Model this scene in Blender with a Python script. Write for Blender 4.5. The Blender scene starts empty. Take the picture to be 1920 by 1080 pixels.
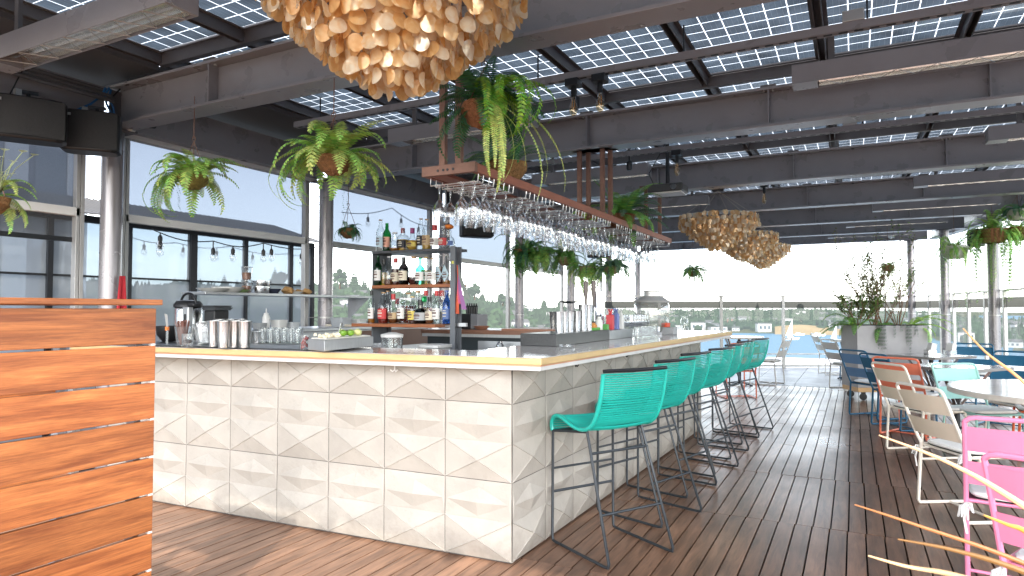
import bpy, math, random
from mathutils import Vector, Matrix
sc = bpy.context.scene
COL = sc.collection
PI = math.pi
rnd = random.Random(7)

# ------------------------------------------------------------------ camera
EYE = Vector((0, 0, 1.4)); FPX = 1230.0
YAW = math.radians(27.5); PITCH = math.radians(1.9)
FW = Vector((-math.sin(YAW)*math.cos(PITCH), math.cos(YAW)*math.cos(PITCH), math.sin(PITCH)))
RT = Vector((math.cos(YAW), math.sin(YAW), 0)); UP = RT.cross(FW)
def ray(px, py): return RT*((px-960)/FPX) - UP*((py-540)/FPX) + FW
def onz(px, py, z): r = ray(px, py); return EYE + r*((z-1.4)/r.z)
def ony(px, py, y): r = ray(px, py); return EYE + r*(y/r.y)
def onx(px, py, x): r = ray(px, py); return EYE + r*(x/r.x)
def ond(px, d, z):            # a spot on height z at distance d ahead
    p = EYE + RT*((px-960)/FPX*d) + Vector((-math.sin(YAW), math.cos(YAW), 0))*d
    return Vector((p.x, p.y, z))
cam = bpy.data.cameras.new('camera'); co = bpy.data.objects.new('camera', cam); COL.objects.link(co)
cam.sensor_width = 36; cam.lens = 36*FPX/1920; cam.clip_start = .05; cam.clip_end = 9000
m = Matrix((RT, UP, -FW)).transposed().to_4x4(); m.translation = EYE; co.matrix_world = m
sc.camera = co
sc.view_settings.view_transform = 'Standard'; sc.view_settings.look = 'None'; sc.view_settings.exposure = 0
cy = sc.cycles
cy.use_denoising = True; cy.max_bounces = 10; cy.diffuse_bounces = 5; cy.glossy_bounces = 4
cy.transmission_bounces = 8; cy.transparent_max_bounces = 40; cy.sample_clamp_indirect = 6
cy.caustics_reflective = False; cy.caustics_refractive = False

# ------------------------------------------------------------------ light
SUN_EL = math.radians(40); SUN_AZ = Vector((.46, -.89, 0)).normalized()
w = bpy.data.worlds.new('World'); sc.world = w; w.use_nodes = True
nt = w.node_tree; bg = nt.nodes['Background']
sky = nt.nodes.new('ShaderNodeTexSky'); sky.sky_type = 'NISHITA'; sky.sun_disc = False
sky.sun_elevation = SUN_EL; sky.sun_rotation = math.atan2(SUN_AZ.x, SUN_AZ.y)
sky.air_density = 1.0; sky.dust_density = 1.2; sky.ozone_density = 1.0
hs = nt.nodes.new('ShaderNodeHueSaturation'); hs.inputs['Saturation'].default_value = .38
nt.links.new(sky.outputs[0], hs.inputs['Color']); nt.links.new(hs.outputs[0], bg.inputs[0])
bg.inputs[1].default_value = .98
sl = bpy.data.lights.new('sun', 'SUN'); sl.energy = 4.6; sl.angle = math.radians(.6); sl.color = (1, .94, .84)
so = bpy.data.objects.new('sun', sl); COL.objects.link(so)
SD = Vector((SUN_AZ.x*math.cos(SUN_EL), SUN_AZ.y*math.cos(SUN_EL), math.sin(SUN_EL)))
so.rotation_euler = SD.to_track_quat('Z', 'Y').to_euler()

# ------------------------------------------------------------------ materials
MATS = {}
def new_mat(name):
    mt = bpy.data.materials.new(name); mt.use_nodes = True
    nt = mt.node_tree; nt.nodes.clear(); out = nt.nodes.new('ShaderNodeOutputMaterial')
    return mt, nt, out
def N(nt, t, **kw):
    n = nt.nodes.new(t)
    for k, v in kw.items(): setattr(n, k, v)
    return n
def coords(nt, scale=(1, 1, 1), what='Object'):
    tc = N(nt, 'ShaderNodeTexCoord'); mp = N(nt, 'ShaderNodeMapping')
    mp.inputs['Scale'].default_value = scale
    nt.links.new(tc.outputs[what], mp.inputs['Vector']); return mp.outputs[0]
def math_n(nt, op, a, b):
    n = N(nt, 'ShaderNodeMath', operation=op)
    for i, v in ((0, a), (1, b)):
        if hasattr(v, 'links'): nt.links.new(v, n.inputs[i])
        else: n.inputs[i].default_value = v
    return n.outputs[0]
def pm(name, col, rough=.5, metal=0, var=.12, scale=6., stretch=(1, 1, 1), bump=0., bscale=None, island=0., hue=0.,
       spec=.5, coat=0, rvar=0., trans=0., dirt=0., detail=5, world=False):
    """procedural surface: noise and per-piece variation of value, optional bump, varied roughness and dirt"""
    if name in MATS: return MATS[name]
    mt, nt, out = new_mat(name)
    b = N(nt, 'ShaderNodeBsdfPrincipled'); L = nt.links.new
    b.inputs['Metallic'].default_value = metal; b.inputs['Roughness'].default_value = rough
    b.inputs['Specular IOR Level'].default_value = spec; b.inputs['Coat Weight'].default_value = coat
    if world:
        g = N(nt, 'ShaderNodeNewGeometry'); mp = N(nt, 'ShaderNodeMapping'); mp.inputs['Scale'].default_value = stretch
        L(g.outputs['Position'], mp.inputs['Vector']); v = mp.outputs[0]
    else: v = coords(nt, stretch)
    nz = N(nt, 'ShaderNodeTexNoise'); nz.inputs['Scale'].default_value = scale; nz.inputs['Detail'].default_value = detail
    L(v, nz.inputs['Vector'])
    val = math_n(nt, 'ADD', math_n(nt, 'MULTIPLY', math_n(nt, 'SUBTRACT', nz.outputs['Fac'], .5), 3.2*var), 1.)
    geo = None
    if island or hue:
        geo = N(nt, 'ShaderNodeNewGeometry')
        val = math_n(nt, 'ADD', val, math_n(nt, 'MULTIPLY', math_n(nt, 'SUBTRACT', geo.outputs['Random Per Island'], .5), 2*island))
    h = N(nt, 'ShaderNodeHueSaturation'); h.inputs['Color'].default_value = (*col, 1); L(val, h.inputs['Value'])
    if hue:
        wn = N(nt, 'ShaderNodeTexWhiteNoise', noise_dimensions='1D'); L(geo.outputs['Random Per Island'], wn.inputs['W'])
        L(math_n(nt, 'ADD', math_n(nt, 'MULTIPLY', math_n(nt, 'SUBTRACT', wn.outputs['Value'], .5), 2*hue), .5), h.inputs['Hue'])
    c = h.outputs[0]
    if dirt:
        n2 = N(nt, 'ShaderNodeTexNoise'); n2.inputs['Scale'].default_value = 1.7; n2.inputs['Detail'].default_value = 8; n2.inputs['Roughness'].default_value = .7
        L(v, n2.inputs['Vector'])
        mr = N(nt, 'ShaderNodeMapRange'); mr.inputs[1].default_value = .45; mr.inputs[2].default_value = .72; mr.inputs[4].default_value = dirt
        L(n2.outputs['Fac'], mr.inputs[0])
        mx = N(nt, 'ShaderNodeMixRGB'); mx.inputs[2].default_value = (col[0]*.45, col[1]*.42, col[2]*.38, 1)
        L(mr.outputs[0], mx.inputs[0]); L(c, mx.inputs[1]); c = mx.outputs[0]
    L(c, b.inputs['Base Color'])
    if rvar: L(math_n(nt, 'ADD', math_n(nt, 'MULTIPLY', math_n(nt, 'SUBTRACT', nz.outputs['Fac'], .5), 3*rvar), rough), b.inputs['Roughness'])
    if bump:
        n3 = N(nt, 'ShaderNodeTexNoise'); n3.inputs['Scale'].default_value = bscale or scale*4; n3.inputs['Detail'].default_value = 4; L(v, n3.inputs['Vector'])
        bp = N(nt, 'ShaderNodeBump'); bp.inputs['Strength'].default_value = bump; bp.inputs['Distance'].default_value = .02
        L(n3.outputs['Fac'], bp.inputs['Height']); L(bp.outputs[0], b.inputs['Normal'])
    sh = b.outputs[0]
    if trans:
        t = N(nt, 'ShaderNodeBsdfTranslucent'); L(c, t.inputs[0])
        mx = N(nt, 'ShaderNodeMixShader'); mx.inputs[0].default_value = trans; L(sh, mx.inputs[1]); L(t.outputs[0], mx.inputs[2]); sh = mx.outputs[0]
    L(sh, out.inputs[0]); MATS[name] = mt; return mt
def glass(name, tint=(.95, .97, .97), base=.03, gain=.8, rough=.02, dens=0, dcol=(.5, .5, .5), ior=1.45, power=3.2, edge=0., fres=False):
    """thin clear or tinted glass: lets light through, mirrors at grazing angles; dens adds a woven/milky share"""
    if name in MATS: return MATS[name]
    mt, nt, out = new_mat(name); L = nt.links.new
    t = N(nt, 'ShaderNodeBsdfTransparent'); t.inputs[0].default_value = (*tint, 1)
    g = N(nt, 'ShaderNodeBsdfGlossy'); g.inputs['Roughness'].default_value = rough; g.inputs[0].default_value = (1, 1, 1, 1)
    f = N(nt, 'ShaderNodeLayerWeight'); f.inputs['Blend'].default_value = .5
    if edge:      # longer path through the glass near its outline
        me_ = N(nt, 'ShaderNodeMixRGB'); me_.inputs[1].default_value = (*tint, 1); me_.inputs[2].default_value = (tint[0]*.25, tint[1]*.27, tint[2]*.29, 1)
        L(math_n(nt, 'MULTIPLY', math_n(nt, 'POWER', f.outputs['Facing'], 2.6), edge), me_.inputs[0]); L(me_.outputs[0], t.inputs[0])
    fz = N(nt, 'ShaderNodeFresnel'); fz.inputs['IOR'].default_value = 1.4
    fac = math_n(nt, 'ADD', math_n(nt, 'MULTIPLY', fz.outputs[0] if fres else math_n(nt, 'POWER', f.outputs['Facing'], power), gain), base)
    mx = N(nt, 'ShaderNodeMixShader'); L(fac, mx.inputs[0]); L(t.outputs[0], mx.inputs[1]); L(g.outputs[0], mx.inputs[2]); sh = mx.outputs[0]
    if dens:
        d = N(nt, 'ShaderNodeBsdfDiffuse'); d.inputs[0].default_value = (*dcol, 1)
        tl = N(nt, 'ShaderNodeBsdfTranslucent'); tl.inputs[0].default_value = (*dcol, 1)
        m0 = N(nt, 'ShaderNodeMixShader'); m0.inputs[0].default_value = .5; L(d.outputs[0], m0.inputs[1]); L(tl.outputs[0], m0.inputs[2])
        m2 = N(nt, 'ShaderNodeMixShader')
        wv = N(nt, 'ShaderNodeTexNoise'); wv.inputs['Scale'].default_value = 260; L(coords(nt), wv.inputs['Vector'])
        L(math_n(nt, 'ADD', math_n(nt, 'MULTIPLY', math_n(nt, 'SUBTRACT', wv.outputs['Fac'], .5), .5), dens), m2.inputs[0])
        L(sh, m2.inputs[1]); L(m0.outputs[0], m2.inputs[2]); sh = m2.outputs[0]
    L(sh, out.inputs[0]); MATS[name] = mt; return mt
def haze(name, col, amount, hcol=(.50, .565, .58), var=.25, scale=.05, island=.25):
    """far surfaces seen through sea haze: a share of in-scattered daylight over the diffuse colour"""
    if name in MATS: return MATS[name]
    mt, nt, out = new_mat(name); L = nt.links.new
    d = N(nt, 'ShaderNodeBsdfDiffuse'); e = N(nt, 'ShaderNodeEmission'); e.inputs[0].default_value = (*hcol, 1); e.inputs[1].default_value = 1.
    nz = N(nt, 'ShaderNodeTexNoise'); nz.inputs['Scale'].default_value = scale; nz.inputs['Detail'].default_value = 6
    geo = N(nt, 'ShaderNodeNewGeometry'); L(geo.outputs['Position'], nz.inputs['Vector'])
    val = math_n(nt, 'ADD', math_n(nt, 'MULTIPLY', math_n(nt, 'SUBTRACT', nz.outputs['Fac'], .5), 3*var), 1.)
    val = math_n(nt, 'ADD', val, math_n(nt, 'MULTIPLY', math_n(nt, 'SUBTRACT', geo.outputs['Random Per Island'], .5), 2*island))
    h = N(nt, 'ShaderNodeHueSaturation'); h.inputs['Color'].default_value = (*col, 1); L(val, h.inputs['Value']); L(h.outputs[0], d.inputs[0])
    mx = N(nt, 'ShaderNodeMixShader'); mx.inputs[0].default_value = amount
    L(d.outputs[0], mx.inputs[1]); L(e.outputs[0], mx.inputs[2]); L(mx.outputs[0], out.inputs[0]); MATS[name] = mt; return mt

# ------------------------------------------------------------------ mesh building
ROOTLOC = {}
class MB:
    def __init__(s): s.v = []; s.f = []; s.M = Matrix.Identity(4)
    def add(s, vs, fs):
        o = len(s.v); s.v += [tuple(s.M @ Vector(p)) for p in vs]; s.f += [tuple(i+o for i in f) for f in fs]
    def box(s, x0, x1, y0, y1, z0, z1):
        s.add([(x0,y0,z0),(x1,y0,z0),(x1,y1,z0),(x0,y1,z0),(x0,y0,z1),(x1,y0,z1),(x1,y1,z1),(x0,y1,z1)],
              [(3,2,1,0),(4,5,6,7),(0,1,5,4),(1,2,6,5),(2,3,7,6),(3,0,4,7)]); return s
    def beam(s, a, b, wx, wz, up=(0,0,1)):     # rectangular bar from a to b
        a = Vector(a); b = Vector(b); d = (b-a).normalized(); u = Vector(up)
        if abs(d.dot(u)) > .98: u = Vector((0,1,0))
        r = d.cross(u).normalized()*wx/2; q = r.cross(d).normalized()*wz/2
        s.add([a-r-q, a+r-q, a+r+q, a-r+q, b-r-q, b+r-q, b+r+q, b-r+q], [(0,1,2,3),(7,6,5,4),(4,5,1,0),(5,6,2,1),(6,7,3,2),(7,4,0,3)]); return s
    def tube(s, pts, r, n=8, closed=False, caps=True, r1=None):
        pts = [Vector(p) for p in pts]; m = len(pts); rings = []; prev = None
        for i, p in enumerate(pts):
            if closed: t = (pts[(i+1) % m]-pts[i-1])
            else: t = pts[min(i+1, m-1)]-pts[max(i-1, 0)]
            t = t.normalized() if t.length > 1e-9 else Vector((0,0,1))
            if prev is None:
                prev = t.cross(Vector((0,0,1)));
                if prev.length < .05: prev = t.cross(Vector((1,0,0)))
            u = (prev - t*prev.dot(t)); u = u.normalized() if u.length > 1e-6 else t.orthogonal().normalized()
            prev = u; q = t.cross(u); rr = r if r1 is None else r+(r1-r)*i/max(1, m-1)
            rings.append([p+u*math.cos(2*PI*k/n)*rr+q*math.sin(2*PI*k/n)*rr for k in range(n)])
        vs = [v for g in rings for v in g]; fs = []
        for i in range(m if closed else m-1):
            j = (i+1) % m
            for k in range(n): fs.append((i*n+k, i*n+(k+1) % n, j*n+(k+1) % n, j*n+k))
        if caps and not closed: fs += [tuple(range(n-1, -1, -1)), tuple((m-1)*n+k for k in range(n))]
        s.add(vs, fs); return s
    def lathe(s, prof, c=(0,0,0), n=16, top=True, bot=True, sx=1, sy=1, square=0):
        vs = []; fs = []; m = len(prof)
        for r, z in prof:
            for k in range(n):
                a = 2*PI*k/n; ca, sa = math.cos(a), math.sin(a); q = 1
                if square: q = 1/ (abs(ca)**square+abs(sa)**square)**(1/square)
                vs.append((c[0]+r*q*ca*sx, c[1]+r*q*sa*sy, c[2]+z))
        for i in range(m-1):
            for k in range(n): fs.append((i*n+k, i*n+(k+1) % n, (i+1)*n+(k+1) % n, (i+1)*n+k))
        if bot: fs.append(tuple(range(n-1, -1, -1)))
        if top: fs.append(tuple((m-1)*n+k for k in range(n)))
        s.add(vs, fs); return s
    def quad(s, *p): s.add(p, [tuple(range(len(p)))]); return s
    def prism(s, poly, z0, z1):
        n = len(poly); s.add([(x,y,z0) for x,y in poly]+[(x,y,z1) for x,y in poly],
            [tuple(range(n-1,-1,-1)), tuple(range(n, 2*n))]+[(i, (i+1) % n, n+(i+1) % n, n+i) for i in range(n)]); return s
    def ico(s, c, r, jit=.0, sq=1, rg=rnd):
        t = (1+5**.5)/2
        vs = [(-1,t,0),(1,t,0),(-1,-t,0),(1,-t,0),(0,-1,t),(0,1,t),(0,-1,-t),(0,1,-t),(t,0,-1),(t,0,1),(-t,0,-1),(-t,0,1)]
        k = r/1.9; vs = [(c[0]+x*k*(1+rg.uniform(-jit,jit)), c[1]+y*k*(1+rg.uniform(-jit,jit)), c[2]+z*k*sq*(1+rg.uniform(-jit,jit))) for x,y,z in vs]
        s.add(vs, [(0,11,5),(0,5,1),(0,1,7),(0,7,10),(0,10,11),(1,5,9),(5,11,4),(11,10,2),(10,7,6),(7,1,8),(3,9,4),(3,4,2),(3,2,6),(3,6,8),(3,8,9),(4,9,5),(2,4,11),(6,2,10),(8,6,7),(9,8,1)]); return s
    def build(s, name, mat, parent=None, smooth=False, bevel=0, kind=None, label=None):
        me = bpy.data.meshes.new(name); off = ROOTLOC.get(parent.name, Vector()) if parent else Vector()
        me.from_pydata([(x-off.x, y-off.y, z-off.z) for x,y,z in s.v], [], s.f); me.validate(); me.update()
        if smooth:
            me.polygons.foreach_set('use_smooth', [True]*len(me.polygons))
            try: me.set_sharp_from_angle(angle=math.radians(38))
            except Exception: pass
        o = bpy.data.objects.new(name, me); COL.objects.link(o); me.materials.append(mat)
        if parent: o.parent = parent; ROOTLOC[o.name] = off
        if bevel:
            md = o.modifiers.new('edge', 'BEVEL'); md.width = bevel; md.segments = 2; md.limit_method = 'ANGLE'
        if kind: o['kind'] = kind
        if label: o['label'] = label
        return o
def tag(o, label, cat, group=None):
    o['label'] = label; o['category'] = cat
    if group: o['group'] = group
    return o
def thing(name, label, cat, loc=(0,0,0), group=None):
    o = bpy.data.objects.new(name, None); COL.objects.link(o); o.location = loc; o.empty_display_size = .1
    ROOTLOC[o.name] = Vector(loc); return tag(o, label, cat, group)
def copy_tree(o, parent=None):
    c = o.copy(); COL.objects.link(c)
    if parent: c.parent = parent
    for ch in list(o.children): copy_tree(ch, c)
    return c
def arc(c, r, a0, a1, n, plane='xz'):
    out = []
    for i in range(n+1):
        a = a0+(a1-a0)*i/n; u, v = r*math.cos(a), r*math.sin(a)
        out.append({'xz':(c[0]+u,c[1],c[2]+v),'xy':(c[0]+u,c[1]+v,c[2]),'yz':(c[0],c[1]+u,c[2]+v)}[plane])
    return out
def ords(i): return ['first','second','third','fourth','fifth','sixth','seventh','eighth','ninth','tenth','eleventh','twelfth','thirteenth','fourteenth','fifteenth','sixteenth','seventeenth','eighteenth','nineteenth','twentieth'][i]

STEEL = pm('charcoal_steel', (.240,.226,.234), rough=.30, var=.08, scale=5, bump=.05, bscale=60, rvar=.08)
STEELD = pm('dark_steel', (.10,.092,.094), rough=.45, var=.12, scale=6)
COLPAINT = pm('column_paint', (.27,.255,.265), rough=.27, metal=.35, var=.06, scale=3, rvar=.05)
SOFFIT = pm('soffit_panel', (.075,.070,.073), rough=.6, var=.08, scale=2)
ALU = pm('aluminium', (.42,.41,.395), rough=.38, metal=.5, var=.05, scale=4)
WHITEP = pm('white_paint', (.72,.71,.68), rough=.45, var=.04)
BLACKP = pm('black_plastic', (.007,.007,.008), rough=.42, var=.15, scale=30)
BLACKM = pm('black_metal', (.016,.017,.02), rough=.38, var=.1, scale=20, metal=.3)
STAIN = pm('stainless', (.72,.72,.71), rough=.24, metal=1, var=.06, scale=12, stretch=(1,1,6))
STAINB = pm('brushed_stainless', (.52,.53,.54), rough=.34, metal=.85, var=.08, scale=10, stretch=(6,6,1))
CHROME = pm('chrome', (.80,.80,.80), rough=.09, metal=1, var=.02)
RUST = pm('rusty_steel', (.20,.105,.075), rough=.62, var=.25, scale=18, dirt=.5, bump=.1)
RUSTW = pm('redwood_rail', (.27,.085,.045), rough=.5, var=.2, scale=9, stretch=(6,1,6), island=.05)
CLEAR = glass('clear_glass', (.97,.98,.98), base=.04, gain=1.0, dens=.05, dcol=(.92,.93,.94), power=2.6, edge=.9)
WINEG = glass('wine_glass', (.97,.975,.98), base=.05, gain=.85, edge=.5, fres=True)
PANE = glass('window_pane', (.90,.94,.95), base=.02, gain=.6)
# ================================================================== SETTING
U = 5.5
ROW = [.6005*U+.4578*U*k for k in range(7)]        # the bays of the roof
def right_edge(y): return .377*U - .166*(y-ROW[4])  # the skewed open side
def beam_z(y): return 2.91 + max(0, y-8.3)*.0165

# --- deck of hardwood boards
def wood_mat(name, c_dark, c_light, rough, scale, stretch, island, rvar=.12, bump=.15, spec=.5, patch=0, aisle_shade=0, streak=0):
    mt, nt, out = new_mat(name); L = nt.links.new; b = N(nt, 'ShaderNodeBsdfPrincipled')
    geo = N(nt, 'ShaderNodeNewGeometry'); mp = N(nt, 'ShaderNodeMapping'); mp.inputs['Scale'].default_value = stretch
    L(geo.outputs['Position'], mp.inputs['Vector'])
    off = N(nt, 'ShaderNodeVectorMath', operation='ADD'); cb = N(nt, 'ShaderNodeCombineXYZ')
    k = math_n(nt, 'MULTIPLY', geo.outputs['Random Per Island'], 37.)
    for i in range(3): L(k, cb.inputs[i])
    L(mp.outputs[0], off.inputs[0]); L(cb.outputs[0], off.inputs[1])
    n1 = N(nt, 'ShaderNodeTexNoise'); n1.inputs['Scale'].default_value = scale; n1.inputs['Detail'].default_value = 8; n1.inputs['Roughness'].default_value = .62; n1.inputs['Distortion'].default_value = .6
    L(off.outputs[0], n1.inputs['Vector'])
    cr = N(nt, 'ShaderNodeValToRGB'); cr.color_ramp.elements[0].position = .32; cr.color_ramp.elements[1].position = .70
    cr.color_ramp.elements[0].color = (*c_dark, 1); cr.color_ramp.elements[1].color = (*c_light, 1); L(n1.outputs['Fac'], cr.inputs[0])
    h = N(nt, 'ShaderNodeHueSaturation'); L(cr.outputs[0], h.inputs['Color'])
    L(math_n(nt, 'ADD', math_n(nt, 'MULTIPLY', math_n(nt, 'SUBTRACT', geo.outputs['Random Per Island'], .5), 2*island), 1.), h.inputs['Value'])
    c = h.outputs[0]
    n2 = N(nt, 'ShaderNodeTexNoise'); n2.inputs['Scale'].default_value = 1.1; n2.inputs['Detail'].default_value = 7; L(geo.outputs['Position'], n2.inputs['Vector'])
    if patch:
        mr = N(nt, 'ShaderNodeMapRange'); mr.inputs[1].default_value = .42; mr.inputs[2].default_value = .66; mr.inputs[4].default_value = patch
        L(n2.outputs['Fac'], mr.inputs[0]); mx = N(nt, 'ShaderNodeMixRGB'); mx.inputs[2].default_value = (c_dark[0]*.7, c_dark[1]*.8, c_dark[2]*.95, 1)
        L(mr.outputs[0], mx.inputs[0]); L(c, mx.inputs[1]); c = mx.outputs[0]
    if streak:    # fine pores and dark growth rings along the board
        m3 = N(nt, 'ShaderNodeMapping'); m3.inputs['Scale'].default_value = (60, 2.2, 60); L(off.outputs[0], m3.inputs['Vector'])
        q3 = N(nt, 'ShaderNodeMapping'); q3.inputs['Scale'].default_value = (.14, 1.4, .11); L(m3.outputs[0], q3.inputs['Vector'])
        n4 = N(nt, 'ShaderNodeTexNoise'); n4.inputs['Scale'].default_value = 3.; n4.inputs['Detail'].default_value = 9; n4.inputs['Roughness'].default_value = .75; L(q3.outputs[0], n4.inputs['Vector'])
        mr = N(nt, 'ShaderNodeMapRange'); mr.inputs[1].default_value = .40; mr.inputs[2].default_value = .68; mr.inputs[3].default_value = .55; mr.inputs[4].default_value = 1.25; L(n4.outputs['Fac'], mr.inputs[0])
        mx = N(nt, 'ShaderNodeMixRGB'); mx.blend_type = 'MULTIPLY'; mx.inputs[0].default_value = .75; L(c, mx.inputs[1]); L(mr.outputs[0], mx.inputs[2]); c = mx.outputs[0]
    if aisle_shade:      # shade put into the colour: aisle on the right darkened, sunlit left kept light
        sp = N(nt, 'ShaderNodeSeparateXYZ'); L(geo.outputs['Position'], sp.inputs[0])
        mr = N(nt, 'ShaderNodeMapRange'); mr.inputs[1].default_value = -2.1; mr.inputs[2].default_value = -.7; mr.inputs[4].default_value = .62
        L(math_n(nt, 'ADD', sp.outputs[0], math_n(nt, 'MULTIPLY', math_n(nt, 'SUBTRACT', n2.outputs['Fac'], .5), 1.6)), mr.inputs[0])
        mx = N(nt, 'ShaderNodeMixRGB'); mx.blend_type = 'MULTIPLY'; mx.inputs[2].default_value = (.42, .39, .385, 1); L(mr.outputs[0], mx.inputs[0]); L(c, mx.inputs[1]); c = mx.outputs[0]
    L(c, b.inputs['Base Color'])
    L(math_n(nt, 'ADD', math_n(nt, 'MULTIPLY', math_n(nt, 'SUBTRACT', n2.outputs['Fac'], .5), 3*rvar), rough), b.inputs['Roughness'])
    b.inputs['Specular IOR Level'].default_value = spec
    bp = N(nt, 'ShaderNodeBump'); bp.inputs['Strength'].default_value = bump; bp.inputs['Distance'].default_value = .004
    L(n1.outputs['Fac'], bp.inputs['Height']); L(bp.outputs[0], b.inputs['Normal']); L(b.outputs[0], out.inputs[0]); MATS[name] = mt; return mt
DECK = wood_mat('deck_wood', (.15,.080,.050), (.45,.25,.155), .33, 3., (9, .9, 9), .22, rvar=.10, patch=.5, aisle_shade=1, spec=.42)
CABW = wood_mat('cabinet_wood', (.22,.060,.018), (.55,.195,.060), .36, 2.6, (7, .7, 9), .34, rvar=.06, streak=1, bump=.3)
SHELFW = pm('shelf_wood', (.30,.10,.035), rough=.45, var=.2, scale=6, stretch=(1,6,6))

deck = MB(); bw = .1018; y = -3.4; si = 0
while y < 13.1:
    y1 = min(y+1.35, 13.12); jog = rnd.uniform(-.006, .006); x = -5.45+jog
    while x < right_edge(y)+1.1:
        dz = rnd.uniform(-.0012, .0012)
        deck.box(x+.0045, x+bw-.0045, y+.002, y1-.002, -.022+dz, 0+dz); x += bw
    y = y1
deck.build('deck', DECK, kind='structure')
MB().box(-9.5, 6.2, -3.4, 13.14, -.4, -.05).build('deck_substrate', pm('substrate', (.006,.006,.006), rough=.9), kind='structure')
PAVER = pm('grey_paver', (.30,.30,.31), rough=.45, var=.1, scale=3, island=.10, rvar=.1, dirt=.15)
pv = MB()
def pavers(x0, x1, y0, y1, s=.75, keep=None):
    yy = y0
    while yy < y1:
        xx = x0
        while xx < x1:
            if keep is None or keep(xx+s/2, yy+s/2): pv.box(xx+.004, min(xx+s, x1)-.004, yy+.004, min(yy+s, y1)-.004, -.05, .002)
            xx += s
        yy += s
pavers(-5.5, 3.4, 13.15, 20.6, keep=lambda x, y: -.4617*x+.887*y < 16.3 and x < right_edge(y)+.4)
pv.build('paving', PAVER, kind='structure'); pv = MB(); pavers(-9.5, 6.5, -14, -3.45, .75); pv.build('bounce_paving', pm('bounce_paver', (.66,.60,.53), rough=.7, var=.08, scale=3, island=.08), kind='structure')  # unseen pale paving added behind the camera to bounce warm light forward

# --- terrain, water, far shore
def interp(x, tb):
    if x <= tb[0][0]: return tb[0][1]
    for (a, b), (c, d) in zip(tb, tb[1:]):
        if x <= c: return b+(d-b)*(x-a)/(c-a)
    return tb[-1][1]
SKYL = [(-400,520),(200,524),(430,528),(560,524),(650,528),(700,536),(790,546),(860,550),(900,556),(960,566),(1000,574),(1100,577),(1200,581),(1350,580),(1470,579),(1600,581),(1720,586),(1850,596),(2000,600),(2600,600)]
SHORE = [(-400,150),(900,180),(1040,240),(1150,420),(1300,640),(1480,640),(1640,620),(1720,560),(1900,430),(2200,400)]
RIDGE = [(-400,700),(700,760),(950,950),(1100,1300),(1300,1600),(2000,1500)]
def px_of(a):
    t = max(-1.35, min(1.2, a+YAW)); return 960+FPX*math.tan(t)
def ground(a, r):
    px = px_of(a); ca = math.cos(max(-1.35, min(1.2, a+YAW)))
    sh = interp(px, SHORE); rg = interp(px, RIDGE); zr = 1.4+rg*(581-interp(px, SKYL))/FPX*ca - 9
    if r < sh: return -24.
    t = min(1, (r-sh)/(rg-sh)); z = -20.2 + (zr+20.2)*(t**.85)
    if r > rg: z = zr + 0*(r-rg)
    return z + 1.6*math.sin(a*60+r*.011)*min(1, t*3)
te = MB(); NA, RS = 150, [22,60,110,150,180,210,250,300,350,400,440,480,520,560,600,630,660,700,760,830,900,980,1070,1170,1280,1400,1520,1650,2200,4000,8000]
A0, A1 = math.radians(-150), math.radians(70)
for i in range(NA+1):
    a = A0+(A1-A0)*i/NA
    for r in RS: te.v.append((r*math.sin(a), r*math.cos(a), ground(a, r) if r > 30 else -24))
nr = len(RS)
for i in range(NA):
    for j in range(nr-1): te.f.append((i*nr+j, i*nr+j+1, (i+1)*nr+j+1, (i+1)*nr+j))
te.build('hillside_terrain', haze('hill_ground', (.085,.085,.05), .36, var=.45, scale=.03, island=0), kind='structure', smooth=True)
wm, wnt, wout = new_mat('lake_water'); wb = N(wnt, 'ShaderNodeBsdfDiffuse'); wb.inputs[0].default_value = (.062,.120,.165,1); wg = N(wnt, 'ShaderNodeBsdfGlossy'); wg.inputs['Roughness'].default_value = .35; wx = N(wnt, 'ShaderNodeMixShader'); wx.inputs[0].default_value = .10; wnt.links.new(wb.outputs[0], wx.inputs[1]); wnt.links.new(wg.outputs[0], wx.inputs[2])
wn = N(wnt, 'ShaderNodeTexNoise'); wn.inputs['Scale'].default_value = 1.; wn.inputs['Detail'].default_value = 5; wnt.links.new(coords(wnt, (.05,.16,1)), wn.inputs['Vector'])
wbp = N(wnt, 'ShaderNodeBump'); wbp.inputs['Strength'].default_value = .5; wbp.inputs['Distance'].default_value = 1.2
wnt.links.new(wn.outputs['Fac'], wbp.inputs['Height']); wnt.links.new(wbp.outputs[0], wb.inputs['Normal']); wnt.links.new(wbp.outputs[0], wg.inputs['Normal']); wnt.links.new(wx.outputs[0], wout.inputs[0])
MB().quad((-2500,-900,-20.5),(3500,-900,-20.5),(3500,3000,-20.5),(-2500,3000,-20.5)).build('lake_water', wm, kind='structure')
MB().box(-3, 13, 20.2, 27.5, -6, -.45).build('lower_roof', pm('pale_roof', (.62,.61,.60), rough=.7, var=.08, scale=1, dirt=.2), kind='structure')

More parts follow.
